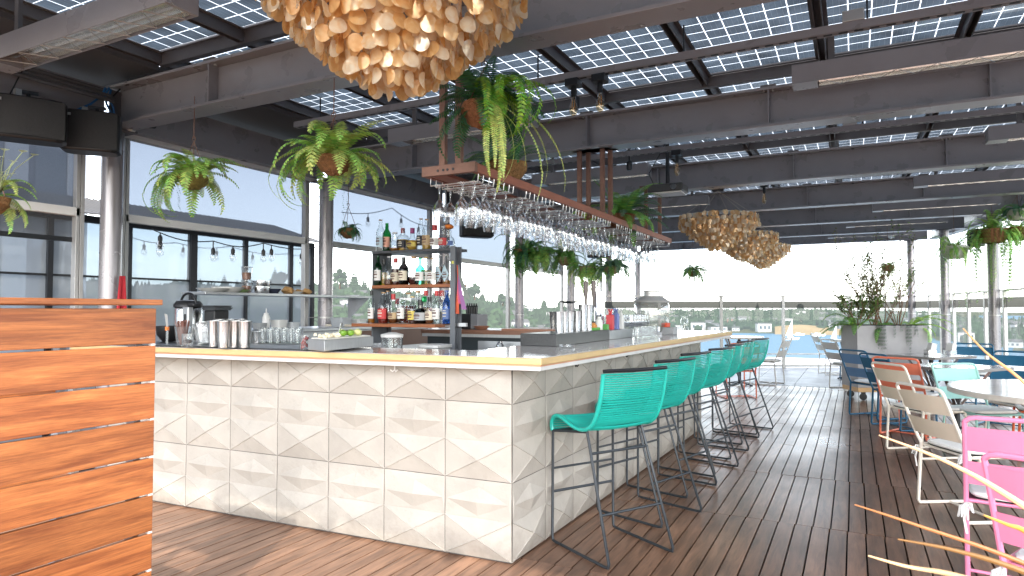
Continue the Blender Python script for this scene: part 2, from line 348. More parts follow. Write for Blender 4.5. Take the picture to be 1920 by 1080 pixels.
FOL1 = haze('far_leaves', (.030,.050,.024), .46, var=.35, scale=.09, island=.45)
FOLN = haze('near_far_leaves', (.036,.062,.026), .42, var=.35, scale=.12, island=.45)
def polar(a, r, z=None): return Vector((r*math.sin(a), r*math.cos(a), ground(a, r) if z is None else z))
def az_of(px): return math.atan((px-960)/FPX)-YAW
rg = random.Random(21)
wood = MB(); woodn = MB()
for i in range(9000):
    px = rg.uniform(-250, 2150); a = az_of(px); sh, rd = interp(px, SHORE), interp(px, RIDGE)
    r = sh+18+(rd*1.05-sh)*rg.random()**.9; p = polar(a, r)
    if px > 1130 and r < sh+45 and rg.random() < .7: continue
    s = rg.uniform(2.2, 5.2)*(.72+.0004*r); near = px < 1000 and r < 560
    mb = woodn if near else wood
    if rg.random() < .25:
        mb.lathe([(s*.55, 0), (s*.42, s*.9), (s*.2, s*1.7), (.05, s*2.3)], p, 6)
    else:
        mb.ico(p+Vector((0,0,s*.55)), s, .28, .85, rg)
        if near: mb.ico(p+Vector((s*.5,s*.2,s*.9)), s*.7, .3, .9, rg)
wood.build('hillside_woods', FOL1, kind='stuff'); woodn.build('near_hill_woods', FOLN, kind='stuff')
# conifers and round trees that stand out on the skyline
def far_tree(px, r, h, kind, label):
    a = az_of(px); p = polar(a, r); t = thing('conifer_tree' if kind else 'round_tree', label, 'tree', p, 'trees on the skyline of the hill')
    MB().tube([p-Vector((0,0,3)), p+Vector((0,0,h*.5))], h*.03, 6).build('trunk', pm('far_bark', (.10,.07,.05)), t)
    c = MB(); rr = random.Random(int(px))
    if kind:
        for k in range(9):
            f = k/9; rad = h*.2*(1-f)+.25
            for q in range(7):
                an = q*.9+k; c.ico(p+Vector((math.cos(an)*rad*.62, math.sin(an)*rad*.62, h*(.12+.84*f))), rad*.62, .35, .8, rr)
    else:
        for k in range(26):
            v = Vector((rr.gauss(0,1), rr.gauss(0,1), rr.gauss(0,.8))).normalized()*h*.27*rr.uniform(.5,1)
            c.ico(p+Vector((0,0,h*.6))+v, h*rr.uniform(.08,.16), .3, .9, rr)
    c.build('crown', FOL1, t)
for px, r, h, k, lb in [(420,700,20,1,'narrow conifer on the ridge seen through the glazing behind the steel urn'),(515,690,24,1,'tall conifer on the ridge above the steel pans on the kitchen shelf'),
    (528,690,20,0,'round tree on the ridge just right of the tall conifer'),(575,690,22,1,'conifer on the ridge left of the second grey column'),
    (637,640,24,0,'broad round tree on the ridge right of the second grey column'),(664,640,26,1,'dark pointed conifer on the ridge left of the bottle shelf'),(683,650,20,1,'small conifer beside the bottle shelf on the ridge'),
    (876,800,24,1,'conifer on the ridge beside the hanging red cloth'),(890,800,26,0,'dark round crown on the ridge right of the red cloth'),(905,820,20,1,'thin conifer right of the dark round crown'),
    (943,850,24,0,'bushy tree on the ridge left of the third grey column'),(957,850,20,0,'smaller bushy tree touching the third grey column'),(1020,1200,32,1,'tall dark tree rising above the low ridge between two columns'),(1052,1250,22,0,'round tree on the low ridge right of the tall dark one'),
    (1500,1450,24,0,'tree on the far ridge above the white sailboat'),(1420,1500,26,1,'conifer on the far ridge over the bar stools')]:
    far_tree(px, r, h, k, lb)
# houses on the hillside
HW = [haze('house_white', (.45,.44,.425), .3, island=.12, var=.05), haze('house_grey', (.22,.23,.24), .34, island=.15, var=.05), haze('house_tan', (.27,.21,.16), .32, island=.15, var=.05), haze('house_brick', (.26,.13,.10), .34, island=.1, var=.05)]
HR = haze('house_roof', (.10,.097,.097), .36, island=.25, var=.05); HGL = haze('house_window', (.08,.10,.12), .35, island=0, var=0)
protos = []
for k in range(6):
    t = thing('hillside_house', 'house', 'house', (0,0,0), 'houses on the far hillside'); w2, d2, h = [(7,5,6),(9,6,7.5),(6,5,5),(12,6,5.5),(8,7,10),(5.5,5,7)][k]
    MB().box(-w2,w2,-d2,d2,-6,h).build('wall', HW[[0,1,2,0,0,3][k]], t)
    if k in (3,4): MB().box(-w2-.4,w2+.4,-d2-.4,d2+.4,h+.02,h+.9).build('roof', HR, t)
    else:
        rf = MB(); rf.add([(-w2-.6,-d2-.6,h),(w2+.6,-d2-.6,h),(w2+.6,d2+.6,h),(-w2-.6,d2+.6,h),(-w2-.6,0,h+3),(w2+.6,0,h+3)], [(0,1,5,4),(2,3,4,5),(1,2,5),(3,0,4),(3,2,1,0)]); rf.build('roof', HR, t)
    for q in range(3): MB().box(-w2*.7+q*w2*.6, -w2*.7+q*w2*.6+w2*.3, -d2-.12, -d2+.1, h*.35, h*.72).build('window', HGL, t)
    protos.append(t)
hl = {0:'white gabled house',1:'grey gabled house',2:'tan gabled house',3:'low white building',4:'tall white block',5:'red brick house'}
n = 0; usedp = set()
while n < 296:
    px = rg.uniform(-60, 1980); a = az_of(px); sh, rd = interp(px, SHORE), interp(px, RIDGE)
    if px < 640 and rg.random() < .35: continue
    if 880 < px < 960 and rg.random() < .8: continue
    f = rg.random()**1.25; r = sh+25+(rd*.97-sh-25)*f; k = rg.choice([0,0,0,1,2,3,4,5,0,1]); p = polar(a, r)
    if f < .06: k = rg.choice([3,4,0])
    o = protos[k] if k not in usedp else copy_tree(protos[k]); usedp.add(k)
    o.location = p; o.rotation_euler.z = -a+rg.uniform(-.5,.5); s = rg.uniform(.48,.80)*(.8+.0003*r); o.scale = (s,s,s)
    side = 'behind the left columns' if px < 700 else ('between bottle shelf and beer taps' if px < 1180 else ('behind the end railing' if px < 1620 else 'behind the right railing'))
    hgt = 'low on' if f < .3 else ('midway up' if f < .7 else 'high on')
    o['label'] = f'{hl[k]} {hgt} the far hillside {side}'; o['group'] = f'{hl[k]}s {hgt} the far hillside {side}'; n += 1
# boats
def boat(px, r, s, sail, label):
    a = az_of(px); p = polar(a, r, -20.5); t = thing('sailboat' if sail else 'motor_boat', label, 'boat', p)
    h = MB(); h.M = Matrix.Translation(p) @ Matrix.Rotation(-a+.5, 4, 'Z') @ Matrix.Scale(s, 4)
    h.add([(-3,-.9,0),(2,-.9,0),(3.6,0,0),(2,.9,0),(-3,.9,0),(-3.2,-1.1,1),(2.2,-1.1,1),(4.3,0,1.2),(2.2,1.1,1),(-3.2,1.1,1)], [(0,1,6,5),(1,2,7,6),(2,3,8,7),(3,4,9,8),(4,0,5,9),(5,6,7,8,9)]); h.build('hull', WHITEP, t)
    c = MB(); c.M = h.M; c.box(-1.8,.8,-.6,.6,1.0,1.7); c.build('cabin', WHITEP, t)
    if sail:
        q = MB(); q.M = h.M; q.tube([(.6,0,1),(.6,0,10)], .09, 6); q.build('mast', ALU, t)
        q = MB(); q.M = h.M; q.add([(.4,0,2),(-2.8,.25,2),(.4,.0,9.6)], [(0,1,2)]); q.build('sail', WHITEP, t)
boat(1483, 520, 1.5, True, 'white sailboat with its sail up on the lake behind the end railing')
boat(1497, 610, 1.3, False, 'small white motor boat near the far shore right of the sailboat')
boat(1533, 600, 1.6, False, 'white motor boat nearest the dry park strip on the far shore')
boat(1566, 500, 1.2, True, 'small white sailboat left of the grey planter')
pk = MB(); pts = [az_of(1452+i*12) for i in range(16)]
for i in range(15):
    h0, h1 = 4+2*math.sin(i*.4), 4+2*math.sin((i+1)*.4)
    pk.quad(polar(pts[i], 628, -21), polar(pts[i+1], 628, -21), polar(pts[i+1], 668, -18.5+h1), polar(pts[i], 668, -18.5+h0))
pk.build('shore_park', haze('dry_grass', (.26,.19,.11), .25, island=0), kind='structure')

# ================================================================== ROOF
def ibeam(mb, a, b, z0, h=.33, w=.2, tf=.022):
    a = Vector((a[0],a[1],0)); b = Vector((b[0],b[1],0))
    for zc, ww, hh in ((z0+tf/2, w, tf), (z0+h-tf/2, w, tf), (z0+h/2, .014, h-2*tf)):
        mb.beam(a+Vector((0,0,zc)), b+Vector((0,0,zc)), ww, hh)
rows_all = [-1.733, .785]+ROW
for k, yy in enumerate(rows_all):
    if k == 0: continue
    z = beam_z(yy); x1 = right_edge(yy)+.35
    t = thing('roof_beam', f'charcoal steel I-beam spanning the terrace roof, {ords(k-1)} from the camera', 'beam', (-5.4, yy, z), 'roof beams across the terrace')
    mb = MB(); ibeam(mb, (-5.4, yy), (x1, yy), z); mb.build('steel_section', STEEL, t, bevel=.003)
    pl = MB(); pl.box(-5.4, -5.385, yy-.1, yy+.1, z+.03, z+.3); pl.build('end_plate', STEELD, t)
    st = MB()
    for xs in (-4.2, -2.2, -.6, .9): 
        if xs < x1-.2: st.box(xs-.06, xs+.06, yy-.09, yy+.09, z+.332, z+.35)
    st.build('purlin_seat', STEELD, t)
    for xs in (-4.2, -2.2, -.6, .9, 2.4):
        if xs < x1-.2:
            for s_ in (-1, 1): MB().box(xs-.005, xs+.005, yy+s_*.05-.042, yy+s_*.05+.042, z+.0225, z+.3075).build('stiffener_plate', STEEL, t)
            bl = MB()
            for dx in (-.035, .035):
                for dy in (-.06, .06): bl.lathe([(.011,.3302),(.011,.3305),(.011,.318),(.006,.3165)], (xs+dx, yy+dy, z-.02), 6)
            bl.build('bolt_heads', ALU, t)
# edge beams: along the left facade, along the skewed right side
t = thing('edge_beam', 'charcoal steel edge beam above the roller screens on the left side', 'beam', (-5.52, 3, 2.96))
for i in range(len(rows_all)-1):
    mb = MB(); z = beam_z(rows_all[i]); mb.box(-5.56, -5.46, rows_all[i]+.1, rows_all[i+1]-.1, z+.02, z+.33); mb.build('steel_section', STEEL, t)
t = thing('edge_beam', 'pale charcoal steel edge beam along the open right side above the hanging planters', 'beam', (2, 12, 3))
mb = MB(); y0, y1 = .5, ROW[6]+.1
for zz, ww, hh in ((.011,.2,.022), (.319,.2,.022), (.165,.016,.286)):
    for (ya, yb) in zip([.5]+ROW[:6], ROW[:6]+[ROW[6]+.1]):
        mb.beam((right_edge(ya)+.46, ya, beam_z(ya)+zz), (right_edge(yb)+.46, yb, beam_z(yb)+zz), ww, hh)
mb.build('steel_section', STEEL, t)
# purlins along the terrace, and the solar panels they carry
PX = [-4.86+.935*k for k in range(11)]
PY = [-.43]+rows_all[1:]
PJ = 1
def pz(y): return beam_z(y)+.53
for k, xx in enumerate(PX):
    ye = PY[-1]
    while ye > 1 and right_edge(ye) < xx-.6: ye -= .4
    if ye < 1.2: continue
    t = thing('roof_purlin', f'dark steel purlin along the roof under the solar panels, {ords(k)} from the left', 'purlin', (xx, .4, 3.3), 'roof purlins')
    mb = MB()
    for ya, yb in ((-.46, min(ye, 8.3)), (8.3, ye)):
        if yb > ya: 
            for dx in (-.024, .024): mb.beam((xx+dx, ya, pz(ya)-.055), (xx+dx, yb, pz(yb)-.055), .008, .08)
            mb.beam((xx, ya, pz(ya)-.012), (xx, yb, pz(yb)-.012), .112, .008)
    mb.build('steel_channel', STEELD, t)
mt, nt, out = new_mat('solar_cell'); L = nt.links.new
b = N(nt, 'ShaderNodeBsdfPrincipled'); b.inputs['Roughness'].default_value = .10; b.inputs['Specular IOR Level'].default_value = .9
v = coords(nt); sx = N(nt, 'ShaderNodeSeparateXYZ'); L(v, sx.inputs[0])
line = math_n(nt, 'LESS_THAN', math_n(nt, 'ABSOLUTE', math_n(nt, 'SUBTRACT', math_n(nt, 'FRACT', math_n(nt, 'MULTIPLY', sx.outputs[0], 1/.037), 0), .5), 0), .03)
nz = N(nt, 'ShaderNodeTexNoise'); nz.inputs['Scale'].default_value = 3; L(v, nz.inputs['Vector'])
h = N(nt, 'ShaderNodeHueSaturation'); h.inputs['Color'].default_value = (.060,.078,.108,1); L(math_n(nt, 'ADD', math_n(nt, 'MULTIPLY', nz.outputs['Fac'], .9), .5), h.inputs['Value'])
mx = N(nt, 'ShaderNodeMixRGB'); mx.inputs[2].default_value = (.16,.17,.20,1); L(line, mx.inputs[0]); L(h.outputs[0], mx.inputs[1]); L(mx.outputs[0], b.inputs['Base Color'])
ct = N(nt, 'ShaderNodeBsdfTranslucent'); ct.inputs[0].default_value = (.30,.37,.44,1); cm = N(nt, 'ShaderNodeMixShader'); L(math_n(nt, 'MULTIPLY', nz.outputs['Fac'], .30), cm.inputs[0]); L(b.outputs[0], cm.inputs[1]); L(ct.outputs[0], cm.inputs[2]); L(cm.outputs[0], out.inputs[0]); CELL = mt
mt, nt, out = new_mat('panel_glass_gap'); L = nt.links.new
tr = N(nt, 'ShaderNodeBsdfTransparent'); tl = N(nt, 'ShaderNodeBsdfTranslucent'); tl.inputs[0].default_value = (.62,.66,.70,1)
mx = N(nt, 'ShaderNodeMixShader'); mx.inputs[0].default_value = .985; L(tr.outputs[0], mx.inputs[1]); L(tl.outputs[0], mx.inputs[2])
gl = N(nt, 'ShaderNodeBsdfGlossy'); gl.inputs['Roughness'].default_value = .05
fr = N(nt, 'ShaderNodeFresnel'); m2 = N(nt, 'ShaderNodeMixShader'); L(fr.outputs[0], m2.inputs[0]); L(mx.outputs[0], m2.inputs[1]); L(gl.outputs[0], m2.inputs[2]); L(m2.outputs[0], out.inputs[0]); GAP = mt
panel = thing('solar_panel', 'solar panel', 'solar panel', (0,0,0), 'glass solar panels of the roof')
pw, pl_ = .86, 2.40
cells = MB(); nx, ny = 6, 16; cw, ch = pw/nx, pl_/ny; g = .0036
for i in range(nx):
    for j in range(ny): cells.quad((i*cw+g, j*ch+g, -.004), (i*cw+g, (j+1)*ch-g, -.004), ((i+1)*cw-g, (j+1)*ch-g, -.004), ((i+1)*cw-g, j*ch+g, -.004))
cells.build('solar_cells', CELL, panel)
MB().quad((-.005,-.005,0),(-.005,pl_+.005,0),(pw+.005,pl_+.005,0),(pw+.005,-.005,0)).build('glass_sheet', GAP, panel)
fm = MB()
for a, bq in (((-.036,-.02),(pw+.036,-.02)),((-.036,pl_+.02),(pw+.036,pl_+.02)),((-.028,-.0),(-.028,pl_)),((pw+.028,0),(pw+.028,pl_))): fm.beam((a[0],a[1],.0),(bq[0],bq[1],.0),.012 if a[0] == bq[0] else .03,.03)
fm.build('frame', STEELD, panel)
first = True
for j in range(len(PY)-1):
    for i in range(len(PX)-1):
        if PX[i]+.9 > right_edge(PY[j])+.75: continue
        o = panel if first else copy_tree(panel); first = False
        o.location = (PX[i]+.0375, PY[j]+.06, pz(PY[j])+.004); o.rotation_euler.x = math.atan2(pz(PY[j+1])-pz(PY[j]), 2.518)
        o.scale.y = .46 if j == 0 else 1
        o['label'] = f'glass solar panel of dark cells, {ords(j)} row from the camera and {ords(i)} from the left'
# cross members under each panel joint
for j, yy in enumerate(PY[1:-1]):
    t = MB().beam((-4.86, yy-.005, pz(yy)-.06), (min(right_edge(yy)+.3, 4.4), yy-.005, pz(yy)-.06), .05, .09).build('cross_rail', STEELD)
    tag(t, f'dark steel cross rail under the joint of the solar panels, {ords(j)} from the camera', 'rail', 'roof cross rails')
# solid soffit by the facade
for k in range(len(rows_all)-1):
    ya, yb = rows_all[k], rows_all[k+1]
    o = MB().box(-5.95, -4.9, max(ya, -.4)+.005, yb-.005, beam_z(ya)+.40, beam_z(ya)+.44).build('soffit_panel', SOFFIT)
    tag(o, f'flat dark soffit panel at the left edge of the roof, {ords(k)} bay from the camera', 'panel', 'soffit panels')
# columns
def column(x, y, ztop, label, base=0):
    t = thing('steel_column', label, 'column', (x, y, 0), 'round steel columns')
    MB().lathe([(.083, base), (.083, ztop)], (x,y,0), 32, bot=False).build('shaft', COLPAINT, t, smooth=True)
    MB().box(x-.13, x+.13, y-.13, y+.13, ztop-.018, ztop-.002).build('cap_plate', STEELD, t)
    MB().box(x-.14, x+.14, y-.14, y+.14, .003, .02).build('base_plate', STEELD, t)
    MB().lathe([(.0875, 1.30), (.0875, 1.318)], (x,y,0), 24).build('strap', ALU, t, smooth=True)
cn = ['grey round column behind the wooden cabinet carrying the near left speaker','grey round column between the kitchen shelf and the small hanging basket','grey round column hidden behind the bottle shelf','grey round column right of the bottle shelf beyond the till','grey round column behind the steel shaker tins','grey round column behind the beer taps','grey round column at the far left corner of the roof']
for k in range(7): column(-5.5, ROW[k], beam_z(ROW[k]), cn[k])
cr_ = ['','','grey round column on the open right side just out of the frame','grey round column of the right railing nearest the camera','grey round column of the right railing nearest the camera, behind the trailing plants','second grey round column of the right railing, by the white planter bowl','grey round column at the far corner behind the planter']
for k in range(3, 7): column(right_edge(ROW[k]), ROW[k], beam_z(ROW[k]), cr_[k] if k != 3 else 'grey round column on the right side at the edge of view')
# cable trays along the bays, with hangers, junction boxes and edison bulbs
AMBER = glass('amber_bulb_glass', (.95,.82,.62), base=.06, gain=.9); FIL = pm('filament', (.75,.4,.12), rough=.4)
FRO = glass('bulb_glass', (.94,.94,.93), base=.08, gain=1.0)
SLOT, nt, out = new_mat('slotted_strip'); L = nt.links.new
b = N(nt, 'ShaderNodeBsdfPrincipled'); b.inputs['Roughness'].default_value = .5; sx = N(nt, 'ShaderNodeSeparateXYZ'); L(coords(nt), sx.inputs[0])
mx = N(nt, 'ShaderNodeMixRGB'); mx.inputs[1].default_value = (.2,.19,.195,1); mx.inputs[2].default_value = (.004,.004,.004,1)
L(math_n(nt, 'GREATER_THAN', math_n(nt, 'FRACT', math_n(nt, 'MULTIPLY', sx.outputs[0], 1/.085), 0), .42), mx.inputs[0]); L(mx.outputs[0], b.inputs['Base Color']); L(b.outputs[0], out.inputs[0])
def tray(y, x0, x1, label):
    z = beam_z(y)+.19; t = thing('cable_tray', label, 'cable tray', ((x0+x1)/2, y, z), 'cable trays across the bays')
    mb = MB(); mb.box(x0, x1, y-.03, y-.027, z, z+.05); mb.box(x0, x1, y+.027, y+.03, z, z+.05); mb.box(x0, x1, y-.0265, y+.0265, z, z+.003); mb.build('channel', STEEL, t)
    MB().box(x0+.02, x1-.02, y-.012, y+.012, z-.0025, z-.0005).build('slotted_underside', SLOT, t)
    x = x0+.3
    while x < x1:
        MB().tube([(x, y, z+.05), (x, y, pz(y)-.1)], .006, 6).build('hanger_rod', BLACKM, t); x += 1.1
    return z
ty = [ (ROW[k]+ROW[k+1])/2 for k in range(6)]
for k, yy in enumerate(ty):
    z = tray(yy-.1, -4.6 if k else -4.6, right_edge(yy)+.2, f'slotted cable tray hanging in the {ords(k)} roof bay beyond the chandelier beam')
def bulb_pendant(x, y, z, label):
    t = thing('edison_bulb', label, 'bulb', (x,y,z), 'bare bulbs under the cable trays')
    MB().box(x-.05, x+.05, y-.05, y+.05, z-.055, z-.002).build('junction_box', BLACKM, t, bevel=.004)
    MB().lathe([(.013,-.13),(.02,-.125),(.02,-.06),(.008,-.055)], (x,y,z), 10).build('socket', BLACKP, t)
    MB().lathe([(.004,-.275),(.02,-.262),(.031,-.235),(.03,-.21),(.018,-.165),(.013,-.13)], (x,y,z), 14).build('bulb', AMBER, t, smooth=True)
    MB().tube([(x-.008,y,z-.15),(x-.01,y,z-.23),(x,y,z-.24),(x+.01,y,z-.23),(x+.008,y,z-.15)], .0018, 5).build('filament', FIL, t)
for px, k, lb in [(1125,0,'bare amber bulb under the cable tray above the dark green ferns'),(1268,1,'bare bulb under the second cable tray left of the projector'),(1075,0,'bare bulb under the cable tray left of the amber bulb'),(1430,2,'bare bulb under the third cable tray')]:
    q = ony(px, 150, ty[k]-.1); bulb_pendant(q.x, ty[k]-.1, beam_z(ty[k])+.19, lb)
for k, px in ((0,1600),(1,1590)):
    q = ony(px, 40, ty[k]-.1); zt = beam_z(ty[k])+.19
    o = MB().box(q.x-.06, q.x+.06, ty[k]-.135, ty[k]-.065, zt+.051, zt+.12).build('junction_box', ALU, bevel=.004); tag(o, f'grey metal junction box on the {ords(k)} cable tray', 'box')
# radiant heaters
GLOWT = pm('heater_reflector', (.78,.73,.66), rough=.25, metal=.9, var=.1, scale=14)
def heater(x0, x1, y, z, label, tilt=0):
    t = thing('radiant_heater', label, 'heater', (x0, y, z), 'radiant heaters under the roof')
    h = MB(); h.box(x0, x1, y-.085, y-.08, z-.03, z+.10); h.box(x0, x1, y+.08, y+.085, z-.03, z+.10); h.box(x0, x1, y-.08, y+.08, z+.10, z+.105); h.box(x0, x0+.16, y-.08, y+.08, z-.03, z+.0995); h.box(x1-.02, x1, y-.08, y+.08, z-.03, z+.0995); h.build('housing', STEEL, t)
    r = MB(); n_ = 10
    for i in range(n_):
        a0, a1 = PI*i/n_, PI*(i+1)/n_
        r.quad((x0+.165, y+.072*math.cos(a0), z-.02+.085*math.sin(a0)), (x0+.165, y+.072*math.cos(a1), z-.02+.085*math.sin(a1)), (x1-.025, y+.072*math.cos(a1), z-.02+.085*math.sin(a1)), (x1-.025, y+.072*math.cos(a0), z-.02+.085*math.sin(a0)))
    r.build('reflector', GLOWT, t, smooth=True)
    MB().tube([(x0+.17, y, z+.012), (x1-.03, y, z+.012)], .011, 8).build('quartz_tube', FRO, t, smooth=True)
    g_ = MB(); nn = int((x1-x0)/.22)
    for i in range(nn):
        xx = x0+.2+i*.22; g_.tube([(xx, y-.078, z-.028), (xx+.11, y+.078, z-.028), (xx+.22, y-.078, z-.028)], .0022, 4)
    g_.build('wire_guard', ALU, t)
    for xx in (x0+.25, x1-.25): MB().box(xx-.02, xx+.02, y-.012, y+.012, z+.106, z+.36).build('bracket', STEELD, t)
heater(-4.55, -2.83, 2.02, 2.87, 'long radiant heater with a wire guard nearest the camera at top left')
for k in range(0, 6):
    yy = ROW[k]+1.72; z = beam_z(yy)+.10; x1 = right_edge(yy)-.15
    heater(x1-1.75 if k else -.36, x1 if k else 1.7, yy, z, f'long radiant heater on the right of the {ords(k)} roof bay')
for k, (a, b_) in enumerate([(-3.9,-2.4),(-3.6,-2.1),(-3.4,-1.9)]): heater(a, b_, ROW[k]+1.72, beam_z(ROW[k])+.1, f'radiant heater over the back bar in the {ords(k)} roof bay')
# ================================================================== LEFT FACADE AND KITCHEN
SCREEN = glass('roller_screen_mesh', (.180,.200,.232), base=.0, gain=.1, rough=.3, dens=.44, dcol=(.22,.24,.275))
SCREEND = glass('dark_screen_mesh', (.60,.58,.56), base=.0, gain=.1, rough=.3, dens=.42, dcol=(.13,.125,.12))
TINT = glass('tinted_glazing', (.16,.195,.23), base=.02, gain=.4, dens=.40, dcol=(.60,.65,.70))
fx = -5.64
bays = [(-1.63,.785),(.785,3.303)]+[(ROW[k],ROW[k+1]) for k in range(6)]
bn = ['behind the camera','beside the near speaker column','over the kitchen','behind the bottle shelf','right of the bottle shelf','behind the taps','far','last']
for k, (ya, yb) in enumerate(bays):
    if k == 0 or k > 6: continue
    t = thing('screen_frame', f'aluminium frame with a pale roller screen at left, {bn[k]}', 'window frame', (fx, ya, 0), 'roller screen frames')
    for yy in (ya+.17, yb-.17):
        f = MB(); f.box(fx-.03, fx+.03, yy-.016, yy+.016, .02, 2.93); f.box(fx-.03, fx+.03, yy-.05 if yy > ya+.3 else yy+.02, yy-.02 if yy > ya+.3 else yy+.05, .02, 2.93); f.build('frame_post', ALU, t, bevel=.003)
    f = MB(); f.box(fx-.045, fx+.045, ya+.05, yb-.05, 2.90, 2.99); f.build('screen_cassette', WHITEP, t, bevel=.004)
    if k <= 6:
        f = MB(); f.box(fx-.03, fx+.03, ya+.19, yb-.19, 2.165, 2.235); f.build('cross_rail', WHITEP if k < 3 else ALU, t, bevel=.004)
    MB().quad((fx-.02,ya+.19,2.236),(fx-.02,yb-.19,2.236),(fx-.02,yb-.19,2.899),(fx-.02,ya+.19,2.899)).build('screen_fabric', SCREEN, t)
    if k == 1:
        MB().quad((fx-.036,ya+.19,1.99),(fx-.036,yb-.19,1.99),(fx-.036,yb-.19,2.22),(fx-.036,ya+.19,2.22)).build('lower_screen_fabric', SCREEND, t)
        MB().box(fx-.05,fx-.02,ya+.19,yb-.19,1.955,1.992).build('bottom_bar', BLACKM, t)
    st = MB()
    for zz in (1.31, 2.2): st.tube([(fx+.02, yb-.18, zz), (-5.62, yb-.1, zz), (-5.60, yb, zz)], .006, 6)
    st.build('tie_bracket', ALU, t)
# low wall under the facade
tag(MB().box(-5.72,-5.60,ROW[0]+.2,12.6,.02,.30).build('curb_wall', pm('kerb_panel', (.40,.40,.40), rough=.6)), 'low pale kerb wall under the left row of columns', 'wall')
# black framed glazing beyond the kitchen
ox = -7.0
t = thing('black_glazing', 'black steel framed glass wall beyond the kitchen, left of the second column', 'glazing', (ox, 4, 0))
f = MB(); f.box(ox-.04, ox+.04, .2, 7.14, 2.30, 2.37); f.build('head_rail', BLACKM, t)
for yy, wd in ((1.55,.03),(2.42,.09),(2.85,.03),(3.6,.05),(4.40,.035),(5.177,.085),(5.944,.035),(6.717,.035),(7.12,.05)):
    MB().box(ox-.035, ox+.035, yy-wd/2, yy+wd/2, .05, 2.30).build('mullion', BLACKM, t)
f = MB(); f.box(ox-.02, ox+.02, .2, 7.1, 1.735, 1.755); f.box(ox-.02, ox+.02, .2, 7.1, .85, .87); f.build('transom', BLACKM, t)
MB().quad((ox,.2,.05),(ox,7.12,.05),(ox,7.12,2.30),(ox,.2,2.30)).build('glass_pane', TINT, t)
# corrugated awning over it
t = thing('corrugated_awning', 'dark corrugated awning above the black framed glass wall', 'awning', (ox, 4, 2.4))
f = MB(); n_ = 840
for i in range(n_):
    ya, yb = .2+7.1*i/n_, .2+7.1*(i+1)/n_; wa, wb = .013*math.sin(ya*88), .013*math.sin(yb*88)
    f.quad((ox+.12, ya, 2.385), (ox+.12, yb, 2.385), (ox-1.0, yb, 2.71+wb), (ox-1.0, ya, 2.71+wa))
f.build('corrugated_sheet', pm('awning_metal', (.07,.066,.062), rough=.6, var=.15), t, smooth=True)
f = MB()
for yy in (1.2,2.5,3.8,5.1,6.4): f.beam((ox+.05,yy,2.40),(ox-1.0,yy,2.62),.05,.06)
f.build('rafter', pm('awning_rafter', (.25,.24,.22), rough=.6), t)
o = MB().box(-6.45,-6.15,1.35,3.02,2.26,2.47).build('vent_box', pm('grey_sheet', (.40,.40,.39), rough=.5, var=.06), bevel=.005); tag(o, 'grey sheet metal box outside the left window above the white rail', 'box')
# neighbouring blocks outside on the left
for (x0,x1,y0,y1,h,c,lb) in [(-21,-15,1.2,8.35,14,(.17,.19,.23),'blue grey neighbouring building with tall window bays at far left')]:
    t = thing('neighbour_building', lb, 'building', (x0,y0,0)); MB().box(x0,x1,y0,y1,-22,h).build('wall', pm('neighbour_wall', c, rough=.6, var=.06, scale=.6), t)
    for i in range(6):
        for j in range(8):
            ya = y0+.3+i*1.18; MB().box(x1-.05,x1+.03,ya,ya+.6,-3+j*2.1,-1.5+j*2.1).build('window', pm('dark_window', (.06,.08,.11), rough=.15, spec=.8), t)
    for i in range(7): MB().box(x1+.0,x1+.09,y0+i*1.18-.25,y0+i*1.18+.15,-22,h).build('pilaster', pm('pilaster', (.36,.38,.41), rough=.6), t)
# closed patio umbrellas
UMB = pm('umbrella_canvas', (.66,.60,.53), rough=.8, var=.1, bump=.1, trans=.2)
for px, x, zt, s, lb in [(96,-7.7,2.1,1.0,'closed beige patio umbrella outside the left window'),(128,-8.6,2.15,1.5,'closed grey patio umbrella just right of the beige one')]:
    p = onx(px, 500, x); t = thing('closed_umbrella', lb, 'umbrella', (p.x,p.y,0)); MB().tube([(p.x,p.y,0),(p.x,p.y,zt+.12)], .025, 8).build('pole', ALU, t)
    f = MB(); prof = [(.05,zt+.08),(.09*s,zt-.05),(.07*s,zt-.3),(.11*s,zt-.7),(.17*s,zt-1.2),(.2*s,zt-1.45)]; vs = []; fs = []
    for r, z in prof:
        for k in range(24): vs.append((p.x+r*(1+.25*math.cos(8*2*PI*k/24))*math.cos(2*PI*k/24), p.y+r*(1+.25*math.cos(8*2*PI*k/24))*math.sin(2*PI*k/24), z))
    for i in range(len(prof)-1):
        for k in range(24): fs.append((i*24+k,i*24+(k+1)%24,(i+1)*24+(k+1)%24,(i+1)*24+k))
    f.add(vs, fs); f.build('folded_canopy', UMB if s == 1 else pm('umbrella_grey', (.33,.31,.30), rough=.8, trans=.15), t, smooth=True)
# string lights
def string_light(pts, label, x):
    t = thing('string_lights', label, 'string lights', pts[0], 'string lights outside'); ps = []
    for a, b_ in zip(pts, pts[1:]):
        for i in range(8):
            f = i/8; ps.append((a[0]+(b_[0]-a[0])*f, a[1]+(b_[1]-a[1])*f, a[2]+(b_[2]-a[2])*f-.05*math.sin(PI*f)))
    ps.append(pts[-1]); MB().tube(ps, .006, 5).build('cable', BLACKP, t)
    return t, ps
def drop_bulb(t, p, ln):
    MB().lathe([(.006,-ln),(.006,0)], p, 6).build('bulb_cord', BLACKP, t)
    c = MB().lathe([(.02,-ln-.075),(.022,-ln-.02),(.01,-ln)], p, 10).build('socket', BLACKP, t)
    MB().lathe([(.006,-ln-.15),(.028,-ln-.132),(.036,-ln-.105),(.03,-ln-.08),(.02,-ln-.06)], p, 12).build('bulb', FRO, c, smooth=True)
P = [onx(*q, -5.95) for q in ((285,430),(400,452),(494,456),(604,462))]
t, ps = string_light([tuple(p) for p in P], 'string of clear bulbs on a black cable across the kitchen window', -6)
